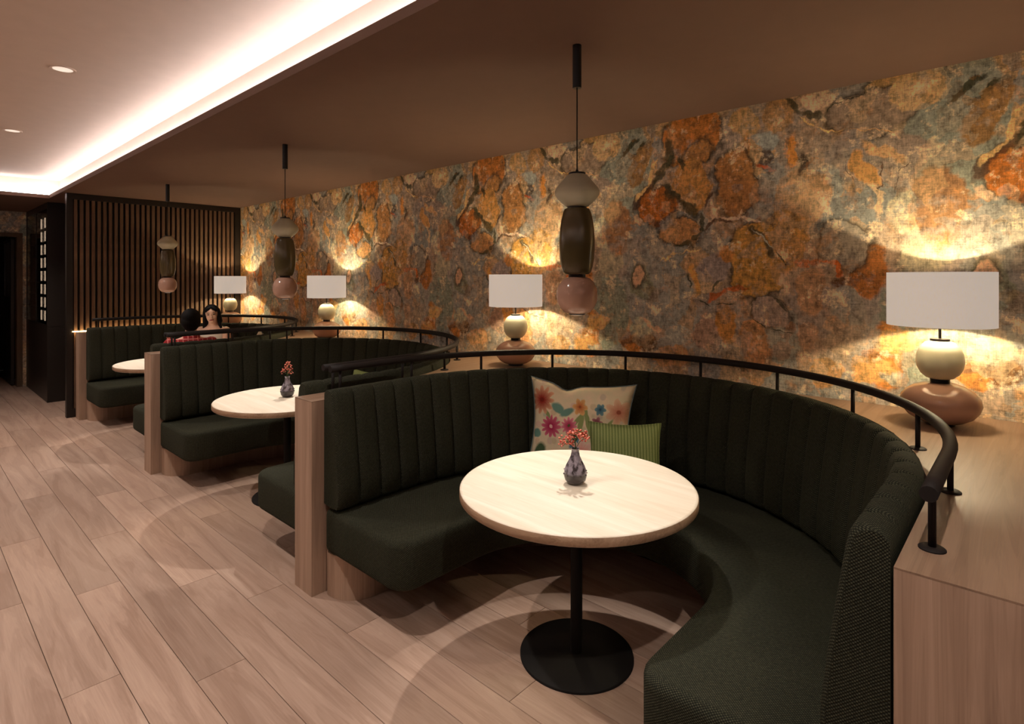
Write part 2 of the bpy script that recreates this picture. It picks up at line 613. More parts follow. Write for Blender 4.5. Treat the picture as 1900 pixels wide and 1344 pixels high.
# wallpaper print: overlapping flakes of bark in ochre, rust, grey and cream, with dark veins.
# The drop repeats every 1.786 m along the wall, as the printed paper does.
WP = 1.786
WP0 = -2.16
FLAKES = [
 (-2.052,2.363,0.209,0.343,-0.00,(118, 121, 106),0),
 (-1.833,1.574,0.247,0.295,-0.00,(124, 121, 111),0),
 (-2.189,1.440,0.169,0.305,-0.00,(112, 116, 98),0),
 (-2.311,2.602,0.133,0.151,-0.00,(165, 125, 75),1),
 (-0.614,2.499,0.183,0.143,-0.00,(124, 103, 84),1),
 (-0.426,2.572,0.110,0.103,-0.00,(182, 145, 95),0),
 (-0.855,2.600,0.088,0.064,-0.00,(195, 165, 128),0),
 (-0.245,2.526,0.131,0.018,0.52,(40, 40, 24),0),
 (-0.172,2.399,0.082,0.174,-0.44,(122, 84, 46),0),
 (-0.171,2.513,0.103,0.015,0.61,(40, 40, 24),0),
 (-0.715,2.292,0.125,0.125,-0.00,(125, 108, 95),0),
 (-0.460,2.255,0.100,0.131,-0.00,(132, 112, 96),0),
 (-0.426,1.962,0.141,0.116,-0.00,(170, 160, 128),0),
 (-0.321,1.974,0.063,0.087,-0.00,(196, 165, 88),0),
 (-0.814,2.157,0.086,0.105,-0.00,(140, 140, 128),0),
 (-0.403,1.749,0.108,0.109,-0.00,(150, 138, 110),0),
 (-0.143,1.615,0.086,0.128,-0.00,(112, 112, 88),0),
 (-0.949,2.080,0.156,0.167,-0.00,(160, 122, 86),0),
 (-1.067,2.576,0.090,0.090,-0.00,(150, 108, 66),0),
 (-1.251,2.558,0.083,0.124,-0.00,(170, 130, 80),0),
 (-1.124,2.444,0.086,0.060,-0.00,(142, 147, 138),0),
 (-1.117,2.322,0.057,0.098,-0.00,(62, 50, 44),0),
 (-0.997,2.349,0.107,0.030,-1.73,(190, 115, 46),0),
 (-1.129,2.275,0.077,0.015,-0.41,(150, 58, 28),0),
 (-1.251,2.372,0.030,0.101,-0.00,(175, 110, 50),0),
 (-0.949,2.269,0.033,0.080,-0.00,(66, 52, 40),0),
 (-1.578,2.527,0.201,0.190,-0.00,(158, 88, 36),1),
 (-1.534,2.430,0.109,0.074,-0.00,(150, 96, 48),1),
 (-1.313,2.208,0.122,0.204,-0.00,(146, 92, 48),1),
 (-1.586,2.230,0.140,0.174,-0.00,(172, 114, 54),0),
 (-1.823,2.118,0.139,0.130,-0.00,(158, 80, 28),1),
 (-1.639,1.943,0.147,0.100,-0.00,(162, 108, 62),1),
 (-1.767,2.010,0.083,0.034,-0.00,(70, 40, 24),0),
 (-2.115,1.988,0.124,0.191,-0.00,(132, 88, 56),0),
 (-2.239,1.953,0.094,0.021,-1.50,(200, 150, 100),0),
 (-1.018,1.925,0.122,0.126,-0.00,(154, 108, 60),0),
 (-1.176,1.751,0.172,0.221,-0.00,(164, 112, 48),1),
 (-1.450,1.700,0.098,0.097,-0.00,(128, 112, 106),0),
 (-1.369,1.787,0.063,0.064,-0.00,(170, 105, 48),0),
 (-1.015,1.640,0.143,0.034,-1.89,(182, 152, 120),0),
 (-1.103,1.464,0.106,0.083,-0.35,(138, 114, 98),1),
 (-1.361,1.387,0.160,0.057,-1.51,(164, 102, 44),0),
 (-1.206,1.298,0.089,0.138,-0.00,(172, 114, 70),0),
 (-1.053,1.287,0.083,0.119,-0.00,(130, 124, 108),0),
 (-1.950,1.218,0.127,0.071,-0.00,(88, 52, 28),0),
 (-1.657,1.274,0.097,0.076,-0.00,(140, 135, 122),0),
 (-1.711,1.152,0.143,0.076,-0.00,(176, 124, 78),0),
 (-2.345,1.245,0.090,0.190,-0.00,(165, 92, 34),0),
 (-1.475,1.303,0.090,0.122,-0.00,(140, 104, 84),0),
 (-0.896,1.578,0.069,0.145,-0.00,(148, 106, 74),0),
 (-0.614,1.683,0.090,0.136,-0.00,(154, 84, 32),0),
 (-0.734,1.831,0.123,0.136,-0.00,(124, 112, 96),1),
 (-0.715,1.507,0.088,0.110,-0.00,(124, 116, 100),0),
 (-1.003,1.842,0.079,0.203,-0.00,(160, 108, 50),0),
 (-0.664,1.350,0.105,0.065,-0.00,(132, 112, 92),0),
 (-0.917,1.332,0.076,0.092,-0.00,(146, 110, 84),0),
 (-0.506,1.333,0.103,0.063,-0.00,(188, 142, 80),0),
 (-0.614,1.181,0.108,0.086,-0.00,(190, 132, 70),0),
 (-0.143,1.328,0.086,0.070,-0.00,(150, 150, 122),0),
 (-0.192,1.175,0.054,0.058,-0.00,(168, 96, 40),0),
 (-0.529,1.148,0.047,0.042,-0.00,(160, 152, 128),0),
 (-0.820,1.144,0.086,0.083,-0.00,(168, 120, 72),0),
 (-0.942,1.727,0.040,0.021,0.82,(172, 72, 24),0),
 (-0.883,1.744,0.056,0.021,-0.07,(172, 72, 24),0),
 (-0.788,1.701,0.080,0.020,-0.64,(172, 72, 24),0),
 (-0.747,1.632,0.071,0.037,-0.00,(76, 46, 26),0),
 (-1.975,2.153,0.057,0.035,1.10,(58, 32, 18),0),
 (-1.892,2.241,0.113,0.035,0.71,(58, 32, 18),0),
 (-1.795,2.322,0.081,0.022,0.77,(40, 40, 24),0),
 (-1.721,2.402,0.059,0.022,0.90,(40, 40, 24),0),
 (-1.721,2.191,0.101,0.028,-0.98,(40, 40, 24),0),
 (-1.600,2.083,0.103,0.028,-0.49,(40, 40, 24),0),
 (-1.507,2.010,0.069,0.016,-1.39,(40, 40, 24),0),
 (-1.528,1.912,0.061,0.016,-2.25,(40, 40, 24),0),
 (-1.627,1.853,0.080,0.016,-2.84,(40, 40, 24),0),
 (-1.475,2.121,0.058,0.018,-2.15,(58, 32, 18),0),
 (-1.721,2.462,0.086,0.038,-1.26,(40, 40, 24),0),
 (-1.648,2.380,0.063,0.016,-1.40,(40, 40, 24),0),
 (-1.936,2.211,0.074,0.017,0.78,(206, 160, 98),0),
 (-1.843,2.340,0.109,0.017,1.06,(206, 160, 98),0),
 (-1.960,2.046,0.054,0.024,-1.02,(200, 165, 130),0),
 (-1.452,2.050,0.064,0.018,-1.69,(204, 172, 138),0),
 (-1.342,2.006,0.078,0.016,0.05,(206, 176, 148),0),
 (-1.221,1.988,0.067,0.015,-0.38,(206, 176, 148),0),
 (-1.459,1.986,0.040,0.013,0.64,(58, 32, 18),0),
 (-1.381,1.987,0.064,0.013,-0.32,(58, 32, 18),0),
 (-1.184,1.912,0.067,0.023,-0.52,(44, 40, 28),0),
 (-1.117,1.818,0.087,0.023,-1.26,(44, 40, 28),0),
 (-1.136,1.868,0.091,0.008,-0.77,(150, 145, 125),0),
 (-1.046,1.745,0.066,0.005,-1.11,(40, 40, 24),0),
 (-1.286,1.593,0.064,0.020,3.08,(165, 70, 26),0),
 (-1.406,1.559,0.092,0.020,-2.65,(165, 70, 26),0),
 (-1.413,1.608,0.061,0.013,-2.14,(40, 40, 24),0),
 (-1.940,1.661,0.044,0.066,-0.00,(186, 142, 108),1),
 (-1.896,1.350,0.066,0.023,-0.83,(190, 146, 112),0),
 (-1.814,1.307,0.063,0.022,-0.12,(190, 146, 112),0),
 (-1.565,1.656,0.114,0.027,-1.43,(196, 132, 58),0),
 (-1.744,1.767,0.080,0.007,0.39,(204, 166, 108),0),
 (-1.600,1.818,0.083,0.007,0.29,(204, 166, 108),0),
 (-1.604,1.627,0.056,0.009,1.40,(40, 40, 24),0),
 (-1.497,1.514,0.069,0.006,-0.23,(40, 40, 24),0),
 (-1.369,1.517,0.070,0.005,0.27,(40, 40, 24),0),
 (-1.154,1.397,0.058,0.005,-0.63,(40, 40, 24),0),
 (-1.057,1.369,0.056,0.005,0.06,(40, 40, 24),0),
 (-1.046,1.511,0.046,0.009,-0.80,(40, 40, 24),0),
 (-0.993,2.602,0.073,0.020,-0.99,(40, 40, 24),0),
 (-0.887,2.531,0.089,0.020,-0.29,(40, 40, 24),0),
 (-0.777,2.550,0.053,0.005,0.74,(40, 40, 24),0),
 (-0.690,2.616,0.064,0.005,0.57,(40, 40, 24),0),
 (-0.918,2.506,0.059,0.006,-0.46,(206, 165, 100),0),
 (-0.811,2.449,0.070,0.006,-0.52,(206, 165, 100),0),
 (-0.612,2.390,0.146,0.004,-0.18,(200, 150, 96),0),
 (-0.642,2.210,0.125,0.046,-1.27,(188, 128, 62),0),
 (-0.564,2.289,0.122,0.032,-0.62,(196, 148, 96),0),
 (-0.605,2.058,0.082,0.024,-1.24,(208, 172, 126),0),
 (-0.570,2.186,0.047,0.004,-2.03,(58, 32, 18),0),
 (-0.596,2.114,0.035,0.004,-1.76,(58, 32, 18),0),
 (-0.468,2.201,0.048,0.003,-2.17,(58, 32, 18),0),
 (-0.512,2.112,0.056,0.003,-1.91,(58, 32, 18),0),
 (-0.702,2.210,0.071,0.003,-1.38,(58, 32, 18),0),
]
VEINS_FROM = 66      # from here on: slivers and veins, printed over the stains


def wallpaper(name, axis=0, step=1):
    t = NT(name)
    g = t.n('ShaderNodeNewGeometry')
    sp = t.n('ShaderNodeSeparateXYZ')
    t.link(g.outputs['Position'], sp.inputs[0])
    cb = t.n('ShaderNodeCombineXYZ')
    t.link(sp.outputs[axis], cb.inputs[0])
    t.link(sp.outputs[2], cb.inputs[1])
    p = cb.outputs[0]
    # the warp repeats with the print: sample noise on a circle around the repeat
    ang = t.math('MULTIPLY', sp.outputs[axis], 2 * pi / WP)
    cc = t.n('ShaderNodeCombineXYZ')
    rad = WP / (2 * pi)
    t.link(t.math('MULTIPLY', t.math('COSINE', ang), rad), cc.inputs[0])
    t.link(t.math('MULTIPLY', t.math('SINE', ang), rad), cc.inputs[1])
    t.link(sp.outputs[2], cc.inputs[2])
    q = cc.outputs[0]
    w1 = t.vec('SUBTRACT', t.noise(q, 6.0, 3, 0.55, out=1), (0.5, 0.5, 0.5))
    w2 = t.vec('SUBTRACT', t.noise(q, 30.0, 3, 0.6, out=1), (0.5, 0.5, 0.5))
    pw = t.vec('ADD', p, t.vec('MULTIPLY', w1, (0.16, 0.16, 0)))
    pw = t.vec('ADD', pw, t.vec('MULTIPLY', w2, (0.035, 0.035, 0)))
    # ground: grey, teal and brown clouds in cells
    vo = t.n('ShaderNodeTexVoronoi')
    t.link(t.vec('ADD', q, t.vec('MULTIPLY', w1, (0.25, 0.25, 0.25))), vo.inputs['Vector'])
    vo.inputs['Scale'].default_value = 4.5
    sr = t.n('ShaderNodeSeparateColor')
    t.link(vo.outputs['Color'], sr.inputs[0])
    col = t.ramp(sr.outputs[0], [(0.0, lin((112, 112, 104))), (0.22, lin((134, 124, 112))), (0.42, lin((150, 114, 82))), (0.58, lin((122, 119, 110))), (0.75, lin((166, 130, 88))), (1.0, lin((124, 106, 92)))])
    pw = t.vec('WRAP', pw, (WP0 + WP, 10, 1), (WP0, -10, -1))
    def layers(lst, col, pw, amt):
        k = 0
        for (x, z, a, b, r, c, dark) in lst:
            e = 0.022 / min(a, b)
            ext = 1.1 * (hypot(a * cos(r), b * sin(r)) + (0.025 if dark else 0))
            x = (x - WP0) % WP + WP0
            for xx in [x] + ([x + WP] if x - ext < WP0 else []) + ([x - WP] if x + ext > WP0 + WP else []):
                k += 1
                if k % 5 == 1:      # keeps the layers in order for the shader compiler
                    pw = t.vec('MULTIPLY_ADD', col, (1e-7, 1e-7, 0), pw)
                L = t.vec('LENGTH', t.mapping(pw, loc=(xx, z, 0), rot=(0, 0, r), scale=(a, b, 1), kind='TEXTURE'), out=1)
                if dark:
                    col = t.mix(t.rng(L, 1.0 + e, 1.0, 0, 0.9), col, lin((44, 36, 26)))
                sf = min(0.35, 0.012 / min(a, b))
                col = t.mix(t.rng(L, 1.0, 1.0 - sf, 0, amt), col, lin(c))
        return col

    col = layers(FLAKES[:VEINS_FROM:step], col, pw, 0.97)
    # small shards of the same paper scattered over the big flakes
    v2 = t.n('ShaderNodeTexVoronoi')
    t.link(t.vec('ADD', t.vec('MULTIPLY', q, (1, 1, 0.6)), t.vec('MULTIPLY', w1, (0.3, 0.3, 0.3))), v2.inputs['Vector'])
    v2.inputs['Scale'].default_value = 11.0
    s2 = t.n('ShaderNodeSeparateColor')
    t.link(v2.outputs['Color'], s2.inputs[0])
    shard = t.ramp(s2.outputs[1], [(0.0, lin((70, 56, 40))), (0.25, lin((176, 118, 58))), (0.5, lin((122, 122, 116))), (0.75, lin((196, 160, 112))), (1.0, lin((140, 78, 38)))])
    col = t.mix(t.rng(s2.outputs[0], 0.62, 0.66, 0, 0.34), col, shard)
    # stains and clouds
    st = t.noise(q, 8.0, 5, 0.72)
    col = t.mix(t.rng(st, 0.55, 0.68, 0, 0.42), col, lin((170, 108, 52)))
    st2 = t.noise(t.vec('ADD', q, (7, 3, 1)), 6.0, 5, 0.74)
    col = t.mix(t.rng(st2, 0.54, 0.66, 0, 0.5), col, lin((128, 128, 122)))
    st3 = t.noise(t.vec('ADD', q, (2, 9, 5)), 13.0, 5, 0.74)
    col = t.mix(t.rng(st3, 0.55, 0.66, 0, 0.62), col, lin((58, 44, 32)))
    st4 = t.noise(t.vec('ADD', q, (5, 1, 8)), 10.0, 5, 0.72)
    col = t.mix(t.rng(st4, 0.57, 0.66, 0, 0.6), col, lin((224, 196, 156)))
    col = layers(FLAKES[VEINS_FROM::step], col, pw, 0.88)
    # linen weave and tone
    wx = t.noise(t.mapping(p, scale=(14, 200, 1)), 1.0, 2)
    wy = t.noise(t.mapping(p, scale=(200, 14, 1)), 1.0, 2)
    fn = t.noise(t.mapping(q, scale=(1, 1, 0.85)), 30.0, 4, 0.75)
    k = t.math('ADD', t.math('ADD', t.math('MULTIPLY', wx, 0.35), t.math('MULTIPLY', wy, 0.35)), t.math('MULTIPLY', fn, 1.1))
    hs = t.n('ShaderNodeHueSaturation')
    gm = t.n('ShaderNodeGamma')
    t.link(col, gm.inputs[0])
    gm.inputs[1].default_value = 0.80
    t.link(gm.outputs[0], hs.inputs['Color'])
    hs.inputs['Saturation'].default_value = 1.0
    hs.inputs['Hue'].default_value = 0.504
    t.link(t.rng(k, 0.60, 1.2, 0.5, 2.9), hs.inputs['Value'])
    return t.base(hs.outputs[0], 0.75, 0, 0.2)

M['wallpaper'] = wallpaper('bark_wallpaper', 0)
M['wallpaper_side'] = wallpaper('bark_wallpaper_side', 1, 12)

# glass
t = NT('smoked_glass')
t.base((0.25, 0.23, 0.22, 1), 0.03)
t.b.inputs['Transmission Weight'].default_value = 1.0
t.b.inputs['IOR'].default_value = 1.1
M['glass'] = t.m
M['bottle'] = plain('bottle_glass', (22, 26, 20), 0.08, 0, 0.6)
M['foil'] = plain('bottle_foil', (120, 96, 70), 0.3, 0.4)


# ------------------------------------------------------------------ floor of oak planks
FX0, FX1 = -13.6, 3.5
floor = struct(obj('floor', box('floor', FX0, FX1, -4.0, WALL_Y, -0.06, -0.004), M['grout']))
PW, PL = 0.196, 1.86
pm = box('plank', 0.0012, PL - 0.0012, 0.0012, PW - 0.0012, -0.014, 0.0, 0.0011)
pm.materials.append(M['plank'])
PHASE = {2: -2.806, 3: -3.67, 4: -4.38, 5: -3.36, 6: -2.98, 7: -4.21}    # where a butt joint falls in the rows by the booths
for row in range(-16, 15):
    y0 = 0.056 + row * PW
    ph = PHASE.get(row, random.uniform(0, PL))
    k0 = math.floor((-11.4 - ph) / PL)
    x = ph + k0 * PL
    while x < 1.8:
        obj('plank', pm, None, floor, (x, y0, 0))
        x += PL

# ------------------------------------------------------------------ walls
struct(obj('wall_back', box('wall_back', -11.47, FX1, WALL_Y, WALL_Y + 0.12, 0, 3.0), M['wallpaper']))
struct(obj('wall_front', box('wall_front', FX0, FX1, -4.12, -4.0, 0, 3.0), M['paint']))
struct(obj('wall_right', box('wall_right', FX1, FX1 + 0.12, -4.0, WALL_Y, 0, 3.0), M['paint']))
DX = -11.35
DY0, DY1, DH = 0.36, 1.28, 2.27
struct(obj('wall_left', boxes('wall_left', [(DX - 0.12, DX, DY1, WALL_Y, 0, 3.0), (DX - 0.12, DX, -4.0, DY0, 0, 3.0), (DX - 0.12, DX, DY0, DY1, DH, 3.0)]), M['wallpaper_side']))
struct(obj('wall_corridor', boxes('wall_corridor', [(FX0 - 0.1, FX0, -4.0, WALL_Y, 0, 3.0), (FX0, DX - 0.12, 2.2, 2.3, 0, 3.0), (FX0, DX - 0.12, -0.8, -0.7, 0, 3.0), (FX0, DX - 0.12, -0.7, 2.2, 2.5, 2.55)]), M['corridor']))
struct(obj('trim_1', boxes('trim_1', [(DX - 0.14, DX + 0.02, DY1 - 0.005, DY1 + 0.062, 0, DH + 0.06), (DX - 0.14, DX + 0.02, DY0 - 0.062, DY0 + 0.005, 0, DH + 0.06), (DX - 0.14, DX + 0.02, DY0 + 0.005, DY1 - 0.005, DH, DH + 0.06)]), M['jamb']))
dr = struct(obj('door_1', boxes('door_1', [(DX - 1.02, DX - 0.16, 1.225, 1.265, 0.01, 1.36), (DX - 1.02, DX - 0.16, 1.225, 1.265, 2.2, 2.25), (DX - 1.02, DX - 0.92, 1.225, 1.265, 1.36, 2.2), (DX - 0.26, DX - 0.16, 1.225, 1.265, 1.36, 2.2)]), M['joinery']))
obj('pane', box('pane', DX - 0.92, DX - 0.26, 1.24, 1.25, 1.36, 2.2), plain('frosted_pane', (96, 90, 84), 0.5), dr)
obj('door_handle', tube('door_handle', [(DX - 0.94, 1.225, 1.05), (DX - 0.94, 1.185, 1.05), (DX - 0.84, 1.185, 1.05)], 0.009, 8), M['black'], dr)

# ------------------------------------------------------------------ ceilings and the lit coffer
HX0, HX1, HY0, HY1 = -9.15, 2.6, -2.6, 1.34      # opening in the soffit
LEDGE = 0.12
LIP = 0.045
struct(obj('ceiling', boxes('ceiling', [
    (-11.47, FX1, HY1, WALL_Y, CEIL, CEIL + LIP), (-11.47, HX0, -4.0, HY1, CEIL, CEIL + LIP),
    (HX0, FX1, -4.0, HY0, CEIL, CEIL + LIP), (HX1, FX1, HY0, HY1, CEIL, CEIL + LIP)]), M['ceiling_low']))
struct(obj('ceiling_coffer', boxes('ceiling_coffer', [
    (-11.47, FX1, -4.0, WALL_Y, CEIL_UP, CEIL_UP + 0.05),
    (HX0 - LEDGE, HX1 + LEDGE, HY1 + LEDGE, HY1 + LEDGE + 0.03, CEIL + LIP, CEIL_UP),
    (HX0 - LEDGE, HX1 + LEDGE, HY0 - LEDGE - 0.03, HY0 - LEDGE, CEIL + LIP, CEIL_UP),
    (HX0 - LEDGE - 0.03, HX0 - LEDGE, HY0 - LEDGE - 0.03, HY1 + LEDGE + 0.03, CEIL + LIP, CEIL_UP),
    (HX1 + LEDGE, HX1 + LEDGE + 0.03, HY0 - LEDGE - 0.03, HY1 + LEDGE + 0.03, CEIL + LIP, CEIL_UP)]), M['ceiling']))
zl = CEIL + LIP
cove = thing('cove_light', (HX0, HY1, zl), 'white light strip hidden on the ledge around the ceiling coffer', 'light strip')
for b in [(HX0 - 0.07, HX1 + 0.07, HY1 + 0.05, HY1 + 0.07), (HX0 - 0.07, HX1 + 0.07, HY0 - 0.07, HY0 - 0.05),
          (HX0 - 0.07, HX0 - 0.05, HY0 - 0.05, HY1 + 0.05), (HX1 + 0.05, HX1 + 0.07, HY0 - 0.05, HY1 + 0.05)]:
    obj('led_strip', box('led_strip', b[0] - HX0, b[1] - HX0, b[2] - HY1, b[3] - HY1, 0.0005, 0.0085), M['led'], cove)

DL_LABEL = {1: 'round ceiling downlight out of frame above the aisle floor', 2: 'larger round white downlight in the raised ceiling, nearest the picture top',
            3: 'smaller round white downlight at the left picture edge in the raised ceiling'}
dm = lathe('trim_ring', [(0.050, -0.004), (0.064, -0.006), (0.066, 0.0)], 32, True, False)
dm2 = lathe('diffuser', [(0.0501, 0.0), (0.050, -0.003)], 32)
for i, (x, y) in enumerate(DOWNLIGHTS):
    if y < 0 or i in (0, 1, 4):
        lb = 'round white downlight of the raised ceiling, outside the picture'
    else:
        lb = DL_LABEL[i]
    d = thing('ceiling_downlight', (x, y, CEIL_UP), lb, 'downlight', 'downlights in the coffer')
    obj('trim_ring', dm, M['ceiling'], d)
    obj('diffuser', dm2, M['disc'], d)


# ------------------------------------------------------------------ timber dividers between the booths
R_WOOD = 1.26
TOP = 1.01


def prism(name, outline, z0, z1):
    n = len(outline)
    V = [(x, y, z0) for x, y in outline] + [(x, y, z1) for x, y in outline]
    Fc = [tuple(reversed(range(n))), tuple(range(n, 2 * n))]
    for i in range(n):
        j = (i + 1) % n
        Fc.append((i, j, n + j, n + i))
    return mesh(name, V, Fc)


def divider(b, kind, label):
    pts = [(b - 0.09, 1.465), (b + 0.09, 1.465)]
    if kind == 'right':
        pts = [(b - 0.09, 1.50), (0.62, 1.50), (0.62, WALL_Y - 0.004)]
    elif kind == 'left':
        pts = [(b - 0.085, 1.465), (b + 0.09, 1.465)]
    cr, cl = b + 1.35, b - 1.35
    if kind != 'right':
        pts.append((b + 0.09, BY))
        for i in range(1, 25):
            a = pi - (pi / 2) * i / 24
            pts.append((cr + R_WOOD * cos(a), BY + R_WOOD * sin(a)))
        pts.append((cr - 0.001, WALL_Y - 0.004))
    if kind != 'left':
        pts.append((cl + 0.001, WALL_Y - 0.004))
        for i in range(0, 25):
            a = pi / 2 * (1 - i / 24)
            pts.append((cl + R_WOOD * cos(a), BY + R_WOOD * sin(a)))
    else:
        pts += [(b - 0.085, WALL_Y - 0.004)]
    loc = (pts[0]) + (0,)
    loc = pts[0] + (0.0,)
    lp = [(x - loc[0], y - loc[1]) for x, y in pts]
    d = thing('divider_cabinet', loc, label, 'cabinet', 'oak dividers between the booths')
    obj('body', prism('body', lp, 0.0, TOP - 0.0045), M['oak_v'], d)
    obj('top_panel', prism('top_panel', lp, TOP - 0.004, TOP), M['oak_h'], d)
    return d


divider(-0.14, 'right', 'oak divider with a wide flat top, nearest the camera at the right edge')
divider(-2.84, 'mid', 'oak divider whose front post stands left of the nearest booth')
divider(-5.54, 'mid', 'oak divider whose front post stands left of the second booth')
divider(-8.24, 'left', 'oak divider against the dark slatted screen')


# ------------------------------------------------------------------ booths
def booth_point(s, r, ref=1.18, y0=1.53):
    """point on the horseshoe: s along the run (at radius ref), r away from the centre line"""
    L0 = BY - y0
    arc = pi * ref
    if s < L0:
        return (-r, -L0 + s)
    if s > L0 + arc:
        return (r, -(s - L0 - arc))
    a = pi - (s - L0) / ref
    return (r * cos(a), r * sin(a))


def rounded_extrude(name, outline, z0, z1, rad, steps=4):
    """cushion: outline pulled in at top and bottom; uv in metres"""
    n = len(outline)
    P = [Vector(p) for p in outline]
    nrm = []
    for i in range(n):
        e1 = (P[i] - P[i - 1]).normalized()
        e2 = (P[(i + 1) % n] - P[i]).normalized()
        m = Vector((e1.y + e2.y, -(e1.x + e2.x)))
        m.normalize()
        nrm.append(m)
    rings = []
    for k in range(steps + 1):
        a = (pi / 2) * k / steps
        rings.append((rad * (1 - sin(a)), z0 + rad * (1 - cos(a))))
    for k in range(steps + 1):
        a = (pi / 2) * k / steps
        rings.append((rad * (1 - cos(a)), z1 - rad * (1 - sin(a))))
    per = [0.0]
    for i in range(n):
        per.append(per[-1] + (P[(i + 1) % n] - P[i]).length)
    V, Fc, U = [], [], []
    vv = [0.0]
    for k in range(1, len(rings)):
        vv.append(vv[-1] + hypot(rings[k][0] - rings[k - 1][0], rings[k][1] - rings[k - 1][1]))
    for (ins, z) in rings:
        for i in range(n):
            q = P[i] - nrm[i] * ins
            V.append((q.x, q.y, z))
    for k in range(len(rings) - 1):
        for i in range(n):
            j = (i + 1) % n
            Fc.append((k * n + i, k * n + j, (k + 1) * n + j, (k + 1) * n + i))
            U.append([(per[i], vv[k]), (per[i + 1], vv[k]), (per[i + 1], vv[k + 1]), (per[i], vv[k + 1])])
    Fc.append(tuple(reversed(range(n))))
    U.append([(V[i][0], V[i][1]) for i in reversed(range(n))])
    o = (len(rings) - 1) * n
    Fc.append(tuple(o + i for i in range(n)))
    U.append([(V[o + i][0], V[o + i][1]) for i in range(n)])
    me = mesh(name, V, Fc, False, U)
    for p in me.polygons:
        p.use_smooth = len(p.vertices) == 4
    return me


def horseshoe(r_in, r_out, y_front, corner_in, corner_out=0.045, na=40):
    """ccw outline of a U open towards -y (local, centre of the curve at the origin)"""
    yf = y_front - BY

    def fillet(cx, cy, r, a0, a1, n=7):
        return [(cx + r * cos(a0 + (a1 - a0) * i / n), cy + r * sin(a0 + (a1 - a0) * i / n)) for i in range(n + 1)]
    pts = []
    # right arm front, from its outer corner, going ccw: outer right side up, over the back, down the left
    pts += fillet(r_out - corner_out, yf + corner_out, corner_out, -pi / 2, 0)
    pts += [(r_out * cos(pi * i / na), r_out * sin(pi * i / na)) for i in range(0, na + 1)]
    pts += fillet(-r_out + corner_out, yf + corner_out, corner_out, -pi, -pi / 2)
    pts += fillet(-r_in - corner_in, yf + corner_in, corner_in, -pi / 2, 0)
    pts += [(r_in * cos(pi - pi * i / na), r_in * sin(pi - pi * i / na)) for i in range(0, na + 1)]
    pts += fillet(r_in + corner_in, yf + corner_in, corner_in, -pi, -pi / 2)
    return pts


SOFA_LABELS = ['dark green horseshoe booth sofa nearest the camera', 'dark green horseshoe booth sofa, middle one of three',
               'dark green horseshoe booth sofa beside the slatted screen']


def make_sofa():
    s = thing('booth_sofa', (BOOTHS[0], BY, 0), SOFA_LABELS[0], 'sofa', 'green horseshoe booth sofas')
    obj('seat_cushion', rounded_extrude('seat_cushion', horseshoe(0.58, 1.25, 1.525, 0.11), 0.222, 0.448, 0.032), M['fabric'], s)
    base = prism('plinth', horseshoe(1.03, 1.25, 1.535, 0.17, 0.03), 0.0, 0.2215)
    obj('plinth', base, M['oak_v'], s)
    # backrest of upright stitched channels
    prof = [(1.250, 0.470), (1.180, 0.462), (1.120, 0.466), (1.104, 0.490), (1.106, 0.60), (1.122, 0.74), (1.142, 0.88), (1.160, 1.00),
            (1.168, 1.040), (1.182, 1.062), (1.205, 1.070), (1.230, 1.066), (1.247, 1.050), (1.250, 1.000)]
    soft = [0, 0.2, 0.7, 1, 1, 1, 1, 1, 1, 1, 0.8, 0.5, 0.1, 0]
    vl = [0.0]
    for i in range(1, len(prof)):
        vl.append(vl[-1] + hypot(prof[i][0] - prof[i - 1][0], prof[i][1] - prof[i - 1][1]))
    total = 2 * (BY - 1.53) + pi * 1.18
    N = 36
    steps = [0, 0.04, 0.10, 0.2, 0.35, 0.5, 0.65, 0.8, 0.9, 0.96, 1]
    sub = len(steps) - 1
    m = len(prof)
    for k in range(N):
        V, Fc, U = [], [], []
        for j in range(sub + 1):
            tt = steps[j]
            s_ = total * (k + tt) / N
            puff = 0.018 * (1 - abs(2 * tt - 1) ** 5)
            for i, (r, z) in enumerate(prof):
                x, y = booth_point(s_, r + 0.010 * soft[i] - puff * soft[i])
                if i >= 9:
                    z = z - 0.004 + puff * 0.5 * (soft[i])
                V.append((x, y, z))
        for j in range(sub):
            for i in range(m):
                i2 = (i + 1) % m
                Fc.append((j * m + i, j * m + i2, (j + 1) * m + i2, (j + 1) * m + i))
                a, b = total * (k + steps[j]) / N, total * (k + steps[j + 1]) / N
                v2 = vl[i2] if i2 else vl[-1] + 0.53
                U.append([(a, vl[i]), (a, v2), (b, v2), (b, vl[i])])
        if k == 0:
            Fc.append(tuple(reversed(range(m))))
            U.append([(prof[i][0], prof[i][1]) for i in reversed(range(m))])
        if k == N - 1:
            Fc.append(tuple(sub * m + i for i in range(m)))
            U.append([(prof[i][0], prof[i][1]) for i in range(m)])
        me = mesh('backrest_channel', V, Fc, False, U)
        bm = bmesh.new()
        bm.from_mesh(me)
        bmesh.ops.recalc_face_normals(bm, faces=bm.faces)
        bm.to_mesh(me)
        bm.free()
        for p in me.polygons:
            p.use_smooth = len(p.vertices) == 4
        obj('backrest_channel', me, M['fabric'], s)
    return s


sofa = make_sofa()
for i in (1, 2):
    o = copy_tree(sofa)
    o.location.x = BOOTHS[i]
    o['label'] = SOFA_LABELS[i]

# ------------------------------------------------------------------ handrails
RAIL_LABELS = ['curved black handrail around the nearest booth', 'curved black handrail around the middle booth', 'curved black handrail around the farthest booth by the slatted screen']


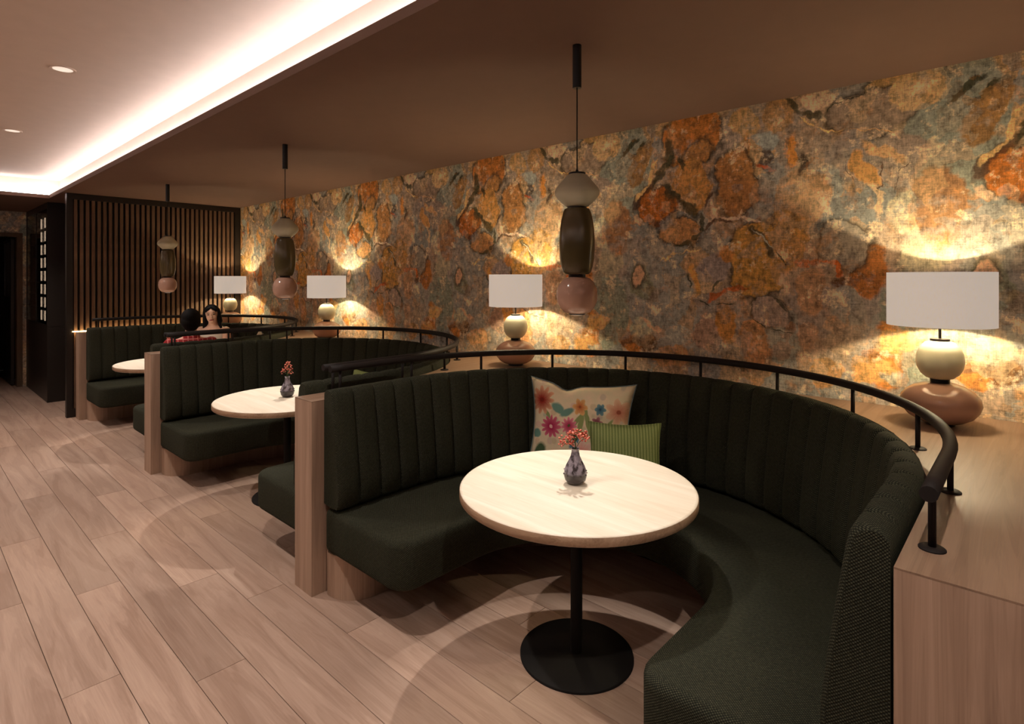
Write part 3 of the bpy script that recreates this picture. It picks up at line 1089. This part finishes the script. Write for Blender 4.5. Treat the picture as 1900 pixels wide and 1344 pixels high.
def make_rail():
    r = thing('handrail', (BOOTHS[0], BY, TOP), RAIL_LABELS[0], 'handrail', 'curved handrails on the dividers')
    RR = 1.312
    y0 = 1.60
    pts = []
    L0 = BY - y0
    for i in range(4):
        pts.append((-RR, -L0 + L0 * i / 4, 0.146))
    for i in range(61):
        a = pi - pi * i / 60
        pts.append((RR * cos(a), RR * sin(a), 0.146))
    for i in range(1, 5):
        pts.append((RR, -L0 * i / 4, 0.146))
    obj('rail', tube('rail', pts, 0.0185, 14), M['rail'], r)
    tot = 2 * (BY - 1.66) + pi * RR
    post = tube('post', [(0, 0, 0.004), (0, 0, 0.135)], 0.0085, 10)
    fl = lathe('flange', [(0.028, 0.0), (0.028, 0.003), (0.024, 0.006), (0.010, 0.007)], 20)
    for k in range(11):
        x, y = booth_point(tot * k / 10, RR, RR, 1.66)
        p = obj('post', post, M['rail'], r, (x, y, 0))
        obj('flange', fl, M['rail'], p)
    return r


rail = make_rail()
for i in (1, 2):
    o = copy_tree(rail)
    o.location.x = BOOTHS[i]
    o['label'] = RAIL_LABELS[i]

# ------------------------------------------------------------------ tables
TABLE_LABELS = ['round pale oak table on a black pedestal in the nearest booth', 'round pale oak table in the middle booth',
                'round pale oak table in the farthest booth by the slatted screen']


def make_table():
    t_ = thing('round_table', (BOOTHS[0] + 0.01, 2.03, 0), TABLE_LABELS[0], 'table', 'round pedestal tables')
    top = obj('table_top', lathe('table_top', [(0.505, 0.705), (0.509, 0.708), (0.51, 0.712), (0.51, 0.7405), (0.508, 0.743), (0.50, 0.745)], 96), M['oak_pale'], t_)
    obj('edge_band', lathe('edge_band', [(0.5103, 0.7085), (0.5115, 0.710), (0.5115, 0.7405), (0.5103, 0.742)], 96, True, False), M['oak_edge'], top)
    obj('pole', lathe('pole', [(0.026, 0.012), (0.026, 0.70)], 24), M['base_black'], t_)
    obj('mounting_plate', lathe('mounting_plate', [(0.03, 0.680), (0.14, 0.698), (0.14, 0.7045)], 32), M['base_black'], t_)
    obj('base_disc', lathe('base_disc', [(0.247, 0.0), (0.247, 0.008), (0.243, 0.012), (0.03, 0.016)], 64), M['base_black'], t_)
    return t_


table = make_table()
for i in (1, 2):
    o = copy_tree(table)
    o.location.x = BOOTHS[i] + 0.01
    o['label'] = TABLE_LABELS[i]

# ------------------------------------------------------------------ vases with berry sprigs
VL = ['small dark bulb vase on the nearest round table', 'small dark bulb vase on the middle booth table', 'small dark bulb vase on the farthest booth table']
SL = ['red berry sprig in the vase on the nearest table', 'red berry sprig in the vase on the middle table', 'red berry sprig in the vase on the farthest table']


def make_vase(i):
    loc = (BOOTHS[i] + 0.0, 2.035, 0.7452)
    v_ = thing('bulb_vase', loc, VL[i], 'vase', 'vases on the tables')
    prof = [(0.018, 0.0), (0.034, 0.004), (0.046, 0.018), (0.051, 0.038), (0.049, 0.058), (0.041, 0.080), (0.029, 0.102), (0.020, 0.122), (0.0165, 0.140), (0.0175, 0.152), (0.0195, 0.155), (0.0165, 0.154), (0.014, 0.145), (0.013, 0.12)]
    obj('glass_body', lathe('glass_body', prof, 36), M['vase'], v_)
    parts = []
    for k in range(10):
        a = 2 * pi * k / 10 + 0.2
        parts.append(ellipsoid_data((0.0505 * cos(a), 0.0505 * sin(a), 0.045), (0.004, 0.004, 0.004), 8, 5))
        a += pi / 10
        parts.append(ellipsoid_data((0.0485 * cos(a), 0.0485 * sin(a), 0.060), (0.0035, 0.0035, 0.0035), 8, 5))
    o = obj('glass_studs', mesh('glass_studs', *join_data(parts), True), M['vase'], v_)
    o['kind'] = 'stuff'
    # sprig standing in it
    rnd = random.Random(5 + i)
    s_ = thing('berry_sprig', (loc[0], loc[1], loc[2] + 0.10), SL[i], 'sprig', 'berry sprigs in the vases')
    st = [tube_data([(0, 0, 0), (0.002, 0, 0.05), (0.0, 0.0, 0.10)], 0.0022, 6)]
    br = []
    # three flat heads: a left lower one, the main one, a small right one
    if i == 0:
        heads = [((-0.034, -0.022, 0.090), 0.034, 44), ((-0.004, 0.0, 0.118), 0.032, 48), ((0.030, 0.028, 0.112), 0.022, 16)]
    else:
        heads = [((-0.018, -0.015, 0.10), 0.024, 16), ((0.0, 0.0, 0.150), 0.030, 22), ((0.022, 0.018, 0.10), 0.024, 16), ((0.004, 0.0, 0.125), 0.03, 12)]
    for (hx, hy, hz), hr, n in heads:
        st.append(tube_data([(0, 0, 0.05), (hx * 0.5, hy * 0.5, hz * 0.75), (hx, hy, hz - 0.012)], 0.0015, 5))
        for q in range(n):
            a = rnd.uniform(0, 2 * pi)
            d = hr * math.sqrt(rnd.random())
            p = (hx + d * cos(a), hy + d * sin(a), hz + rnd.uniform(-0.022, 0.016))
            br.append(ellipsoid_data(p, (0.0058, 0.0058, 0.0040), 7, 4))
            if q % 2 == 0:
                st.append(tube_data([(hx, hy, hz - 0.014), p], 0.0008, 4))
    obj('stem', mesh('stem', *join_data(st)), M['stem'], s_)
    o = obj('berries', mesh('berries', *join_data(br), True), M['berry'], s_)
    o['kind'] = 'stuff'
    lf = []
    for k in range(4):
        a = rnd.uniform(0, 6.28)
        rm = Matrix.Rotation(a, 3, 'Z') @ Matrix.Rotation(-0.6, 3, 'Y')
        lf.append(ellipsoid_data((0.014 * cos(a), 0.014 * sin(a), 0.075 + 0.008 * k), (0.013, 0.005, 0.0012), 8, 4, rm))
    obj('leaves', mesh('leaves', *join_data(lf), True), M['stem'], s_)


for i in range(3):
    make_vase(i)

# ------------------------------------------------------------------ pendants
PEND_LABELS = ['pendant lamp of three stacked glazed shapes above the nearest table', 'pendant lamp of three stacked glazed shapes above the middle table',
               'pendant lamp of three stacked glazed shapes in front of the slatted screen']


def make_pendant():
    p = thing('pendant_lamp', (BOOTHS[0] + 0.035, 2.0, CEIL), PEND_LABELS[0], 'pendant lamp', 'stacked glazed pendants')

    def zz(z):
        return z - CEIL
    obj('canister', lathe('canister', [(0.0185, zz(2.470)), (0.019, zz(2.472)), (0.019, zz(2.6545))], 28), M['black'], p)
    obj('cable', tube('cable', [(0, 0, zz(2.471)), (0, 0, zz(2.105))], 0.0028, 8), M['black'], p)
    obj('top_cap', lathe('top_cap', [(0.036, zz(2.098)), (0.036, zz(2.104)), (0.008, zz(2.106)), (0.005, zz(2.118))], 28), M['collar'], p)
    up = [(0.034, 2.0975), (0.044, 2.092), (0.060, 2.074), (0.080, 2.050), (0.0925, 2.034), (0.0965, 2.022), (0.0955, 2.010), (0.086, 1.994), (0.066, 1.974), (0.050, 1.960), (0.044, 1.957)]
    obj('upper_globe', lathe('upper_globe', [(r, zz(z)) for r, z in reversed(up)], 48), M['celadon'], p)
    mid = [(0.044, 1.951), (0.054, 1.947), (0.061, 1.932), (0.068, 1.900), (0.0735, 1.86), (0.0765, 1.81), (0.0765, 1.775), (0.074, 1.735), (0.068, 1.700), (0.060, 1.676), (0.052, 1.667), (0.044, 1.665)]
    obj('collar', lathe('collar', [(0.041, zz(1.950)), (0.041, zz(1.9585))], 28), M['collar'], p)
    obj('middle_drum', lathe('middle_drum', [(r, zz(z)) for r, z in reversed(mid)], 28), M['olive_glass'], p)
    obj('collar', lathe('collar', [(0.037, zz(1.652)), (0.037, zz(1.6655))], 28), M['collar'], p)
    lo = [(0.040, 1.654), (0.056, 1.648), (0.074, 1.630), (0.085, 1.603), (0.088, 1.577), (0.085, 1.548), (0.074, 1.522), (0.056, 1.503), (0.040, 1.497)]
    obj('lower_globe', lathe('lower_globe', [(r, zz(z)) for r, z in reversed(lo)], 48), M['blush'], p)
    cap = obj('bottom_cap', lathe('bottom_cap', [(0.034, zz(1.492)), (0.036, zz(1.498))], 28), M['collar'], p)
    obj('light_opening', lathe('light_opening', [(0.024, zz(1.4905)), (0.024, zz(1.4918))], 24), M['disc'], cap)
    return p


pend = make_pendant()
for i in (1, 2):
    o = copy_tree(pend)
    o.location.x = BOOTHS[i] + 0.035
    o['label'] = PEND_LABELS[i]
for c in BOOTHS:
    add_light('pendant_beam', 'SPOT', (c + 0.035, 2.0, 1.486), E_PEND, (1.0, 0.90, 0.78), 0.012, (c + 0.035, 2.0, 0), radians(166), 0.25)

# ------------------------------------------------------------------ table lamps on the dividers
LAMP_POS = [(-0.305, 3.10), (-2.81, 3.10), (-5.50, 3.10), (-8.03, 3.10)]
LAMP_LABELS = ['white drum shade table lamp on stacked ceramic base, largest, at the right', 'white drum shade table lamp behind the nearest booth, second from the right',
               'white drum shade table lamp behind the middle booth, third from the right', 'white drum shade table lamp in front of the slatted screen']


def make_lamp():
    l = thing('table_lamp', LAMP_POS[0] + (TOP,), LAMP_LABELS[0], 'table lamp', 'drum shade table lamps')
    obj('foot', lathe('foot', [(0.055, 0.0), (0.055, 0.012)], 32), M['collar'], l)
    lo = [(0.052, 0.011), (0.085, 0.018), (0.118, 0.038), (0.139, 0.066), (0.1475, 0.094), (0.142, 0.122), (0.122, 0.148), (0.092, 0.168), (0.055, 0.181), (0.038, 0.183)]
    obj('lower_body', lathe('lower_body', lo, 56), M['blush'], l)
    obj('collar', lathe('collar', [(0.036, 0.182), (0.036, 0.202)], 32), M['collar'], l)
    up = [(0.034, 0.199), (0.050, 0.204), (0.070, 0.222), (0.083, 0.248), (0.088, 0.278), (0.085, 0.308), (0.073, 0.338), (0.055, 0.358), (0.036, 0.365)]
    obj('upper_body', lathe('upper_body', up, 48), M['celadon'], l)
    obj('collar', lathe('collar', [(0.036, 0.364), (0.036, 0.374), (0.008, 0.377)], 32), M['collar'], l)
    obj('stem', tube('stem', [(0, 0, 0.375), (0, 0, 0.50)], 0.0055, 10), M['collar'], l)
    R0, R1 = 0.196, 0.1945
    prof = [(R1, 0.432), (R0, 0.432), (R0, 0.665), (R1, 0.665), (R1, 0.432)]
    obj('shade', lathe('shade', prof, 72, True, False), M['shade'], l)
    sp_ = []
    for k in range(3):
        a = 2 * pi * k / 3
        sp_.append(tube_data([(0, 0, 0.452), (R1 * cos(a), R1 * sin(a), 0.437)], 0.002, 6))
    obj('shade_spider', mesh('shade_spider', *join_data(sp_)), M['collar'], l)
    bl = ellipsoid_data((0, 0, 0.525), (0.012, 0.012, 0.014), 14, 8)
    obj('bulb', mesh('bulb', *bl, True), M['bulb'], l)
    return l


t = NT('bulb_glass')
t.base((1, 1, 1, 1), 0.3)
t.b.inputs['Emission Color'].default_value = lin((255, 234, 190))
t.b.inputs['Emission Strength'].default_value = E_LAMP / (pi * 4 * pi * 0.0125 ** 2)
M['bulb'] = t.m

lamp = make_lamp()
for i in (1, 2, 3):
    o = copy_tree(lamp)
    o.location = LAMP_POS[i] + (TOP,)
    o['label'] = LAMP_LABELS[i]

# ------------------------------------------------------------------ cushions
def pillow(name, W, H, T, ear, dip=None, n=22):
    """stuffed square cushion standing on its lower edge: x across, z up, y thickness"""
    V, Fc = [], []
    idx = {}
    for side in (0, 1):
        for j in range(n + 1):
            for i in range(n + 1):
                a, b = 2 * i / n - 1, 2 * j / n - 1
                edge = i in (0, n) or j in (0, n)
                if side == 1 and edge:
                    idx[(1, i, j)] = idx[(0, i, j)]
                    continue
                x = a * (1 - ear * (1 - b * b))
                z = b * (1 - ear * (1 - a * a))
                h = ((1 - a ** 4) * (1 - b ** 4)) ** 0.55
                y = h * T * (-1 if side == 0 else 1)
                if dip and b > 0:
                    g = math.exp(-((a - dip[0]) / dip[1]) ** 2)
                    z -= dip[2] * g * b * b
                    y *= 1 - 0.35 * g * b
                y += 0.004 * sin(7 * a + 3 * b) * h
                idx[(side, i, j)] = len(V)
                V.append((x * W / 2, y, H / 2 + z * H / 2))
    for side in (0, 1):
        for j in range(n):
            for i in range(n):
                q = (idx[(side, i, j)], idx[(side, i + 1, j)], idx[(side, i + 1, j + 1)], idx[(side, i, j + 1)])
                Fc.append(q if side == 0 else tuple(reversed(q)))
    rim = [V[idx[(0, i, 0)]] for i in range(n + 1)] + [V[idx[(0, n, j)]] for j in range(1, n + 1)] + \
          [V[idx[(0, i, n)]] for i in range(n - 1, -1, -1)] + [V[idx[(0, 0, j)]] for j in range(n - 1, -1, -1)]
    return mesh(name, V, Fc, True), rim


def cushion(kind, loc, yaw, lean, label, roll=0.0):
    if kind == 'floral':
        me, rim = pillow('cover', 0.67, 0.585, 0.075, 0.13, (-0.28, 0.20, 0.12))
        mat, pm_ = M['floral'], M['piping']
    else:
        me, rim = pillow('cover', 0.40, 0.40, 0.06, 0.09)
        mat, pm_ = M['green_cloth'], M['green_cloth']
    c = thing(kind + '_cushion', loc, label, 'cushion', 'scatter cushions', (lean, roll, yaw))
    obj('cover', me, mat, c)
    obj('piping', tube('piping', rim, 0.0035, 6), pm_, c)
    return c


M['piping'] = plain('piping_grey', (96, 110, 112), 0.8)
cushion('floral', (-1.995, 2.735, 0.452), radians(17), radians(-10), 'floral cushion with pink flowers in the nearest booth')
cushion('green', (-1.64, 2.70, 0.452), radians(35), radians(-14), 'green striped cushion beside the floral cushion in the nearest booth')
cushion('green', (-4.28, 2.72, 0.452), radians(10), radians(-18), 'green cushion whose corner shows behind the middle booth rail')
cushion('floral', (-6.62, 2.84, 0.452), radians(-10), radians(-12), 'floral cushion hidden behind the rail of the farthest booth')

# ------------------------------------------------------------------ slatted screen
SX = -8.41
sc = thing('slatted_screen', (SX, 1.387, 0), 'tall dark screen of upright wooden slats at the far end', 'screen')
Y1 = WALL_Y - 1.387 - 0.004
obj('corner_post', box('corner_post', -0.05, 0.03, 0, 0.06, 0, CEIL - 0.002), M['joinery'], sc)
obj('wall_post', box('wall_post', -0.05, 0.03, Y1 - 0.075, Y1, 0, CEIL - 0.002), M['joinery'], sc)
obj('top_beam', box('top_beam', -0.05, 0.03, 0.06, Y1 - 0.075, 2.585, CEIL - 0.002), M['joinery'], sc)
obj('bottom_beam', box('bottom_beam', -0.05, 0.03, 0.06, Y1 - 0.075, 0, 0.10), M['joinery'], sc)
obj('back_panel', box('back_panel', -0.05, -0.035, 0.06, Y1 - 0.075, 0.10, 2.585), M['backing'], sc)
NS = 32
slat = box('slat', -0.034, 0.012, -0.0165, 0.0165, 0.101, 2.584)
for k in range(NS):
    y = 0.06 + (Y1 - 0.135) * (k + 0.5) / NS
    obj('slat', slat, M['slat'], sc, (0, y, 0))
ls = tag(obj('shelf_light_strip', box('shelf_light_strip', 0, 0.012, 0, 1.86, 0, 0.008), M['led_warm'], None, (SX + 0.035, 1.44, TOP + 0.0005)),
         'thin warm light strip along the foot of the slatted screen', 'light strip')

# ------------------------------------------------------------------ wine cabinet
wc = thing('wine_cabinet', (-9.60, 1.385, 0), 'tall dark wine cabinet with a glazed lit upper front', 'cabinet')
CW, CD = -1.74, 1.2
obj('lower_panel', box('lower_panel', CW + 0.002, -0.002, 0.0, CD, 0.0, 1.0, 0.002), M['joinery'], wc)
obj('side_panel', box('side_panel', -0.05, 0, 0.0, CD, 1.001, CEIL - 0.003), M['joinery'], wc)
obj('side_panel', box('side_panel', CW, CW + 0.05, 0.0, CD, 1.001, CEIL - 0.003), M['joinery'], wc)
obj('back_panel', box('back_panel', CW + 0.05, -0.05, CD - 0.02, CD, 1.001, CEIL - 0.003), M['backing'], wc)
obj('inner_panel', box('inner_panel', CW + 0.05, -0.05, 0.62, 0.64, 1.001, CEIL - 0.08), M['jamb'], wc)
obj('header', box('header', CW + 0.05, -0.05, 0.0, CD - 0.02, CEIL - 0.08, CEIL - 0.003), M['joinery'], wc)
gd = obj('glass_door', box('glass_door', CW + 0.055, -0.055, 0.004, 0.010, 1.03, CEIL - 0.085), M['glass'], wc)
obj('door_frame', boxes('door_frame', [(CW + 0.05, -0.05, 0.0, 0.014, 1.001, 1.028), (CW + 0.86, CW + 0.88, 0.0, 0.014, 1.03, CEIL - 0.086)]), M['joinery'], gd)
for xx in (-0.27, -0.56):
    for k in range(8):
        z0 = 1.07 + 0.18 * k
        obj('light_bar', box('light_bar', xx - 0.016, xx + 0.016, 0.016, 0.022, z0, z0 + 0.135), M['led_wine'], wc)
obj('bar_backing', boxes('bar_backing', [(-0.60, -0.24, 0.0225, 0.03, 1.03, CEIL - 0.09)]), M['backing'], wc)
for k in range(8):
    z0 = 1.055 + 0.18 * k
    obj('peg_rail', box('peg_rail', -1.6, -0.62, 0.03, 0.10, z0 - 0.006, z0 + 0.004), M['joinery'], wc)
wine_prof = [(0.0, 0.0), (0.034, 0.0), (0.0375, 0.006), (0.0375, 0.19), (0.030, 0.215), (0.016, 0.235), (0.0145, 0.29), (0.016, 0.292), (0.016, 0.30), (0.0, 0.30)]
wm = lathe('bottle_glass', wine_prof, 20, True, False)
cm = lathe('cap_foil', [(0.0165, 0.262), (0.0165, 0.301), (0.004, 0.302)], 16)
names = ['lowest', 'second lowest', 'middle', 'second highest', 'highest']
for r_, k in enumerate((0, 1, 2, 3, 4)):
    for c_, xx in enumerate((-0.72, -1.10)):
        lb = 'dark bottle on the %s rail of the wine cabinet, %s' % (names[r_], 'nearer one' if c_ == 0 else 'farther one')
        bt = thing('wine_bottle', (-9.60 + xx - 0.15, 1.385 + 0.062, 1.0593 + 0.18 * k + 0.0376), lb, 'bottle', 'bottles in the wine cabinet', (0, pi / 2, 0))
        obj('bottle_glass', wm, M['bottle'], bt)
        obj('cap_foil', cm, M['foil'], bt)


# ------------------------------------------------------------------ people in the farthest booth
def evaluated(name, V, Fc, voxel, smooth_it=4):
    """one continuous skin over overlapping shapes"""
    me = bpy.data.meshes.new(name)
    me.from_pydata([tuple(v) for v in V], [], Fc)
    o = bpy.data.objects.new(name + '_tmp', me)
    COL.objects.link(o)
    md = o.modifiers.new('remesh', 'REMESH')
    md.mode = 'VOXEL'
    md.voxel_size = voxel
    sm = o.modifiers.new('smooth', 'SMOOTH')
    sm.factor = 0.5
    sm.iterations = smooth_it
    bpy.context.view_layer.update()
    dg = bpy.context.evaluated_depsgraph_get()
    res = bpy.data.meshes.new_from_object(o.evaluated_get(dg))
    bpy.data.objects.remove(o, do_unlink=True)
    bpy.data.meshes.remove(me)
    res.name = name
    for p in res.polygons:
        p.use_smooth = True
    return res


def limb(pts, radii, seg=14):
    """tapered limb with round ends"""
    parts = [tube_data(pts, list(radii), seg)]
    for p, r in zip(pts, radii):
        parts.append(ellipsoid_data(p, (r, r, r), seg, 8))
    return parts


def loft(rings, seg=20):
    """torso from elliptical rings (x, y, z, rx, ry)"""
    V, Fc = [], []
    for (x, y, z, rx, ry) in rings:
        for k in range(seg):
            a = 2 * pi * k / seg
            V.append((x + rx * cos(a), y + ry * sin(a), z))
    n = len(rings)
    for i in range(n - 1):
        for k in range(seg):
            k2 = (k + 1) % seg
            Fc.append((i * seg + k, i * seg + k2, (i + 1) * seg + k2, (i + 1) * seg + k))
    Fc.append(tuple(reversed(range(seg))))
    Fc.append(tuple((n - 1) * seg + k for k in range(seg)))
    return V, Fc


def person(loc, yaw, head_z, head_turn, head_tilt, shoulder, long_hair, top_mat, sleeves, label, sc_=1.0):
    """seated figure, local +y is forward, z up from the floor"""
    p = thing('person', loc, label, 'person', None, (0, 0, yaw))
    S = shoulder
    g = 0.0
    torso = [(0, 0.0, 0.455, 0.15, 0.11), (0, 0.0, 0.52, 0.165, 0.125), (0, 0.0, 0.62, 0.148, 0.112), (0, 0.01, 0.72, 0.138, 0.100), (0, 0.015, 0.84, 0.150, 0.108),
             (0, 0.012, 0.95, S - 0.015, 0.105), (0, 0.006, 1.015, S - 0.01, 0.085), (0, 0.004, 1.055, S - 0.055, 0.066), (0, 0.006, 1.08, 0.062, 0.056), (0, 0.014, 1.10, 0.052, 0.052), (0, 0.026, 1.16, 0.050, 0.052)]
    rot = Matrix.Rotation(head_turn, 3, 'Z') @ Matrix.Rotation(head_tilt, 3, 'Y')
    HC = Vector((0, 0.045, head_z))

    def H(v):
        return HC + rot @ Vector(v)

    def he(c, r, seg=18, rings=12, rr=None):
        return ellipsoid_data(H(c), r, seg, rings, rot @ rr if rr else rot)
    parts = [loft(torso)]
    # head: skull, jaw, cheeks, nose, chin, ears
    parts += [he((0, -0.012, 0.028), (0.074, 0.090, 0.084)), he((0, 0.024, -0.024), (0.058, 0.062, 0.074)), he((0, 0.058, -0.080), (0.026, 0.024, 0.020)),
              he((0.030, 0.056, -0.022), (0.028, 0.026, 0.028)), he((-0.030, 0.056, -0.022), (0.028, 0.026, 0.028)), he((0, 0.070, 0.030), (0.050, 0.022, 0.034)),
              he((0, 0.094, -0.026), (0.014, 0.017, 0.013)), he((0, 0.088, -0.004), (0.009, 0.013, 0.026)), he((0, 0.076, -0.058), (0.024, 0.014, 0.014)),
              he((0.076, -0.004, -0.012), (0.008, 0.018, 0.030)), he((-0.076, -0.004, -0.012), (0.008, 0.018, 0.030))]
    for s in (-1, 1):
        sh = (s * (S - 0.012), 0.006, 1.0)
        el = (s * (S + 0.045), 0.10, 0.775)
        wr = (s * 0.115, 0.325, 0.779)
        arm = [sh, (s * (S + 0.022), 0.04, 0.88), el, (s * 0.175, 0.215, 0.775), wr]
        parts += limb(arm, (0.056, 0.047, 0.040, 0.038, 0.027))
        # hand lying flat on the table: palm, four unequal bent fingers and a thumb from the side of the palm
        ang = radians(s * 18)
        fr = Matrix.Rotation(ang, 3, 'Z')

        def hp(v):
            q = fr @ Vector((v[0] * s, v[1], v[2]))
            return (wr[0] + q.x, wr[1] + q.y, wr[2] + q.z)
        parts.append(ellipsoid_data(hp((0, 0.05, -0.004)), (0.040, 0.050, 0.014), 14, 8, fr))
        for fx, ln in ((-0.029, 0.062), (-0.010, 0.074), (0.010, 0.070), (0.028, 0.054)):
            parts += limb([hp((fx, 0.085, -0.003)), hp((fx * 1.15, 0.085 + ln * 0.5, 0.006)), hp((fx * 1.2, 0.085 + ln, -0.010))], (0.0095, 0.0088, 0.0075), 8)
        parts += limb([hp((-0.030, 0.030, -0.004)), hp((-0.056, 0.060, 0.0)), hp((-0.060, 0.088, -0.008))], (0.0115, 0.010, 0.008), 8)
        # legs, knees bent under the table, feet on the floor
        parts += limb([(s * 0.085, 0.02, 0.540), (s * 0.10, 0.22, 0.540), (s * 0.105, 0.42, 0.525)], (0.088, 0.078, 0.060))
        parts += limb([(s * 0.105, 0.42, 0.525), (s * 0.105, 0.425, 0.30), (s * 0.105, 0.40, 0.085)], (0.060, 0.054, 0.038))
        parts += limb([(s * 0.105, 0.385, 0.045), (s * 0.11, 0.47, 0.040), (s * 0.115, 0.55, 0.032)], (0.042, 0.038, 0.030))
    body = obj('body', evaluated('body', *join_data(parts), 0.0065, 3), M['skin'], p)
    # clothes follow the body
    e = 0.012
    cl = [loft([(x, y, z, rx + e, ry + e) for (x, y, z, rx, ry) in torso[:(8 if sleeves else 7)]] + ([(0, 0.006, 1.066, 0.075, 0.068)] if sleeves else []))]
    if sleeves:
        for s in (-1, 1):
            cl += limb([(s * (S - 0.012), 0.006, 1.0), (s * (S + 0.022), 0.04, 0.88), (s * (S + 0.045), 0.10, 0.775), (s * 0.175, 0.215, 0.776), (s * 0.13, 0.30, 0.776)],
                       (0.056 + e, 0.048 + e, 0.042 + e, 0.040 + e, 0.034 + e))
        for k in range(10):                     # collar
            a = 2 * pi * k / 10
            cl.append(ellipsoid_data((0.060 * cos(a), 0.010 + 0.056 * sin(a), 1.072), (0.024, 0.024, 0.018), 8, 6))
    obj('shirt' if sleeves else 'blouse', evaluated('shirt', *join_data(cl), 0.009, 3), top_mat, p)
    tr = []
    for s in (-1, 1):
        tr += limb([(s * 0.085, 0.02, 0.546), (s * 0.10, 0.22, 0.546), (s * 0.105, 0.42, 0.528)], (0.094, 0.086, 0.070))
        tr += limb([(s * 0.105, 0.42, 0.528), (s * 0.105, 0.425, 0.30), (s * 0.105, 0.405, 0.10)], (0.070, 0.066, 0.056))
    tr.append(loft([(x, y, z, rx + 0.016, ry + 0.016) for (x, y, z, rx, ry) in torso[:3]]))
    obj('trousers', evaluated('trousers', *join_data(tr), 0.011, 3), M['denim'], p)
    # face
    for s in (-1, 1):
        obj('eye', mesh('eye', *he((s * 0.030, 0.0835, 0.008), (0.012, 0.006, 0.0055), 10, 6), True), M['eye'], p)
        obj('eyebrow', mesh('eyebrow', *he((s * 0.031, 0.0885, 0.027), (0.018, 0.005, 0.003), 10, 6), True), M['hair'], p)
    obj('mouth', mesh('mouth', *he((0, 0.0885, -0.058), (0.027, 0.006, 0.007), 12, 6), True), M['lips'], p)
    # hair
    hr = [he((0, -0.032, 0.042), (0.086, 0.094, 0.088)), he((0, -0.004, 0.089), (0.062, 0.066, 0.038))]
    if long_hair:
        for s in (-1, 1):
            hr.append(he((s * 0.080, -0.020, -0.030), (0.022, 0.052, 0.105)))
            hr += limb([H((s * 0.070, -0.015, 0.02)), H((s * 0.078, -0.015, -0.07)), (s * 0.092, 0.02, 1.03), (s * 0.10, 0.065, 0.93)], (0.030, 0.028, 0.032, 0.024))
            hr.append(he((s * 0.036, 0.052, 0.070), (0.042, 0.030, 0.022), 14, 8, Matrix.Rotation(s * 0.75, 3, 'Y')))
        hr += limb([H((0, -0.075, 0.03)), H((0, -0.085, -0.08)), (0, -0.075, 1.02), (0, -0.11, 0.93)], (0.06, 0.062, 0.058, 0.04))
        hr += limb([H((0.05, -0.06, 0.03)), H((0.06, -0.06, -0.08)), (0.07, -0.06, 1.02)], (0.045, 0.05, 0.04))
        hr += limb([H((-0.05, -0.06, 0.03)), H((-0.06, -0.06, -0.08)), (-0.07, -0.06, 1.02)], (0.045, 0.05, 0.04))
    else:
        hr += [he((0, -0.050, -0.002), (0.088, 0.072, 0.088)), he((0, -0.060, -0.055), (0.060, 0.045, 0.04)),
               he((0.068, 0.014, 0.032), (0.016, 0.03, 0.034)), he((-0.068, 0.014, 0.032), (0.016, 0.03, 0.034))]
    obj('hair', evaluated('hair', *join_data(hr), 0.007, 2), M['hair'], p)
    return p


person((-6.095, 1.985, 0), radians(76), 1.222, radians(-4), 0.0, 0.185, False, M['plaid'], True, 'person in a red plaid shirt seen from behind, seated in the farthest booth')
person((-7.42, 2.67, 0), radians(-139), 1.200, radians(25), 0.08, 0.165, True, M['cream_cloth'], False, 'person with long dark hair facing the camera in the farthest booth')
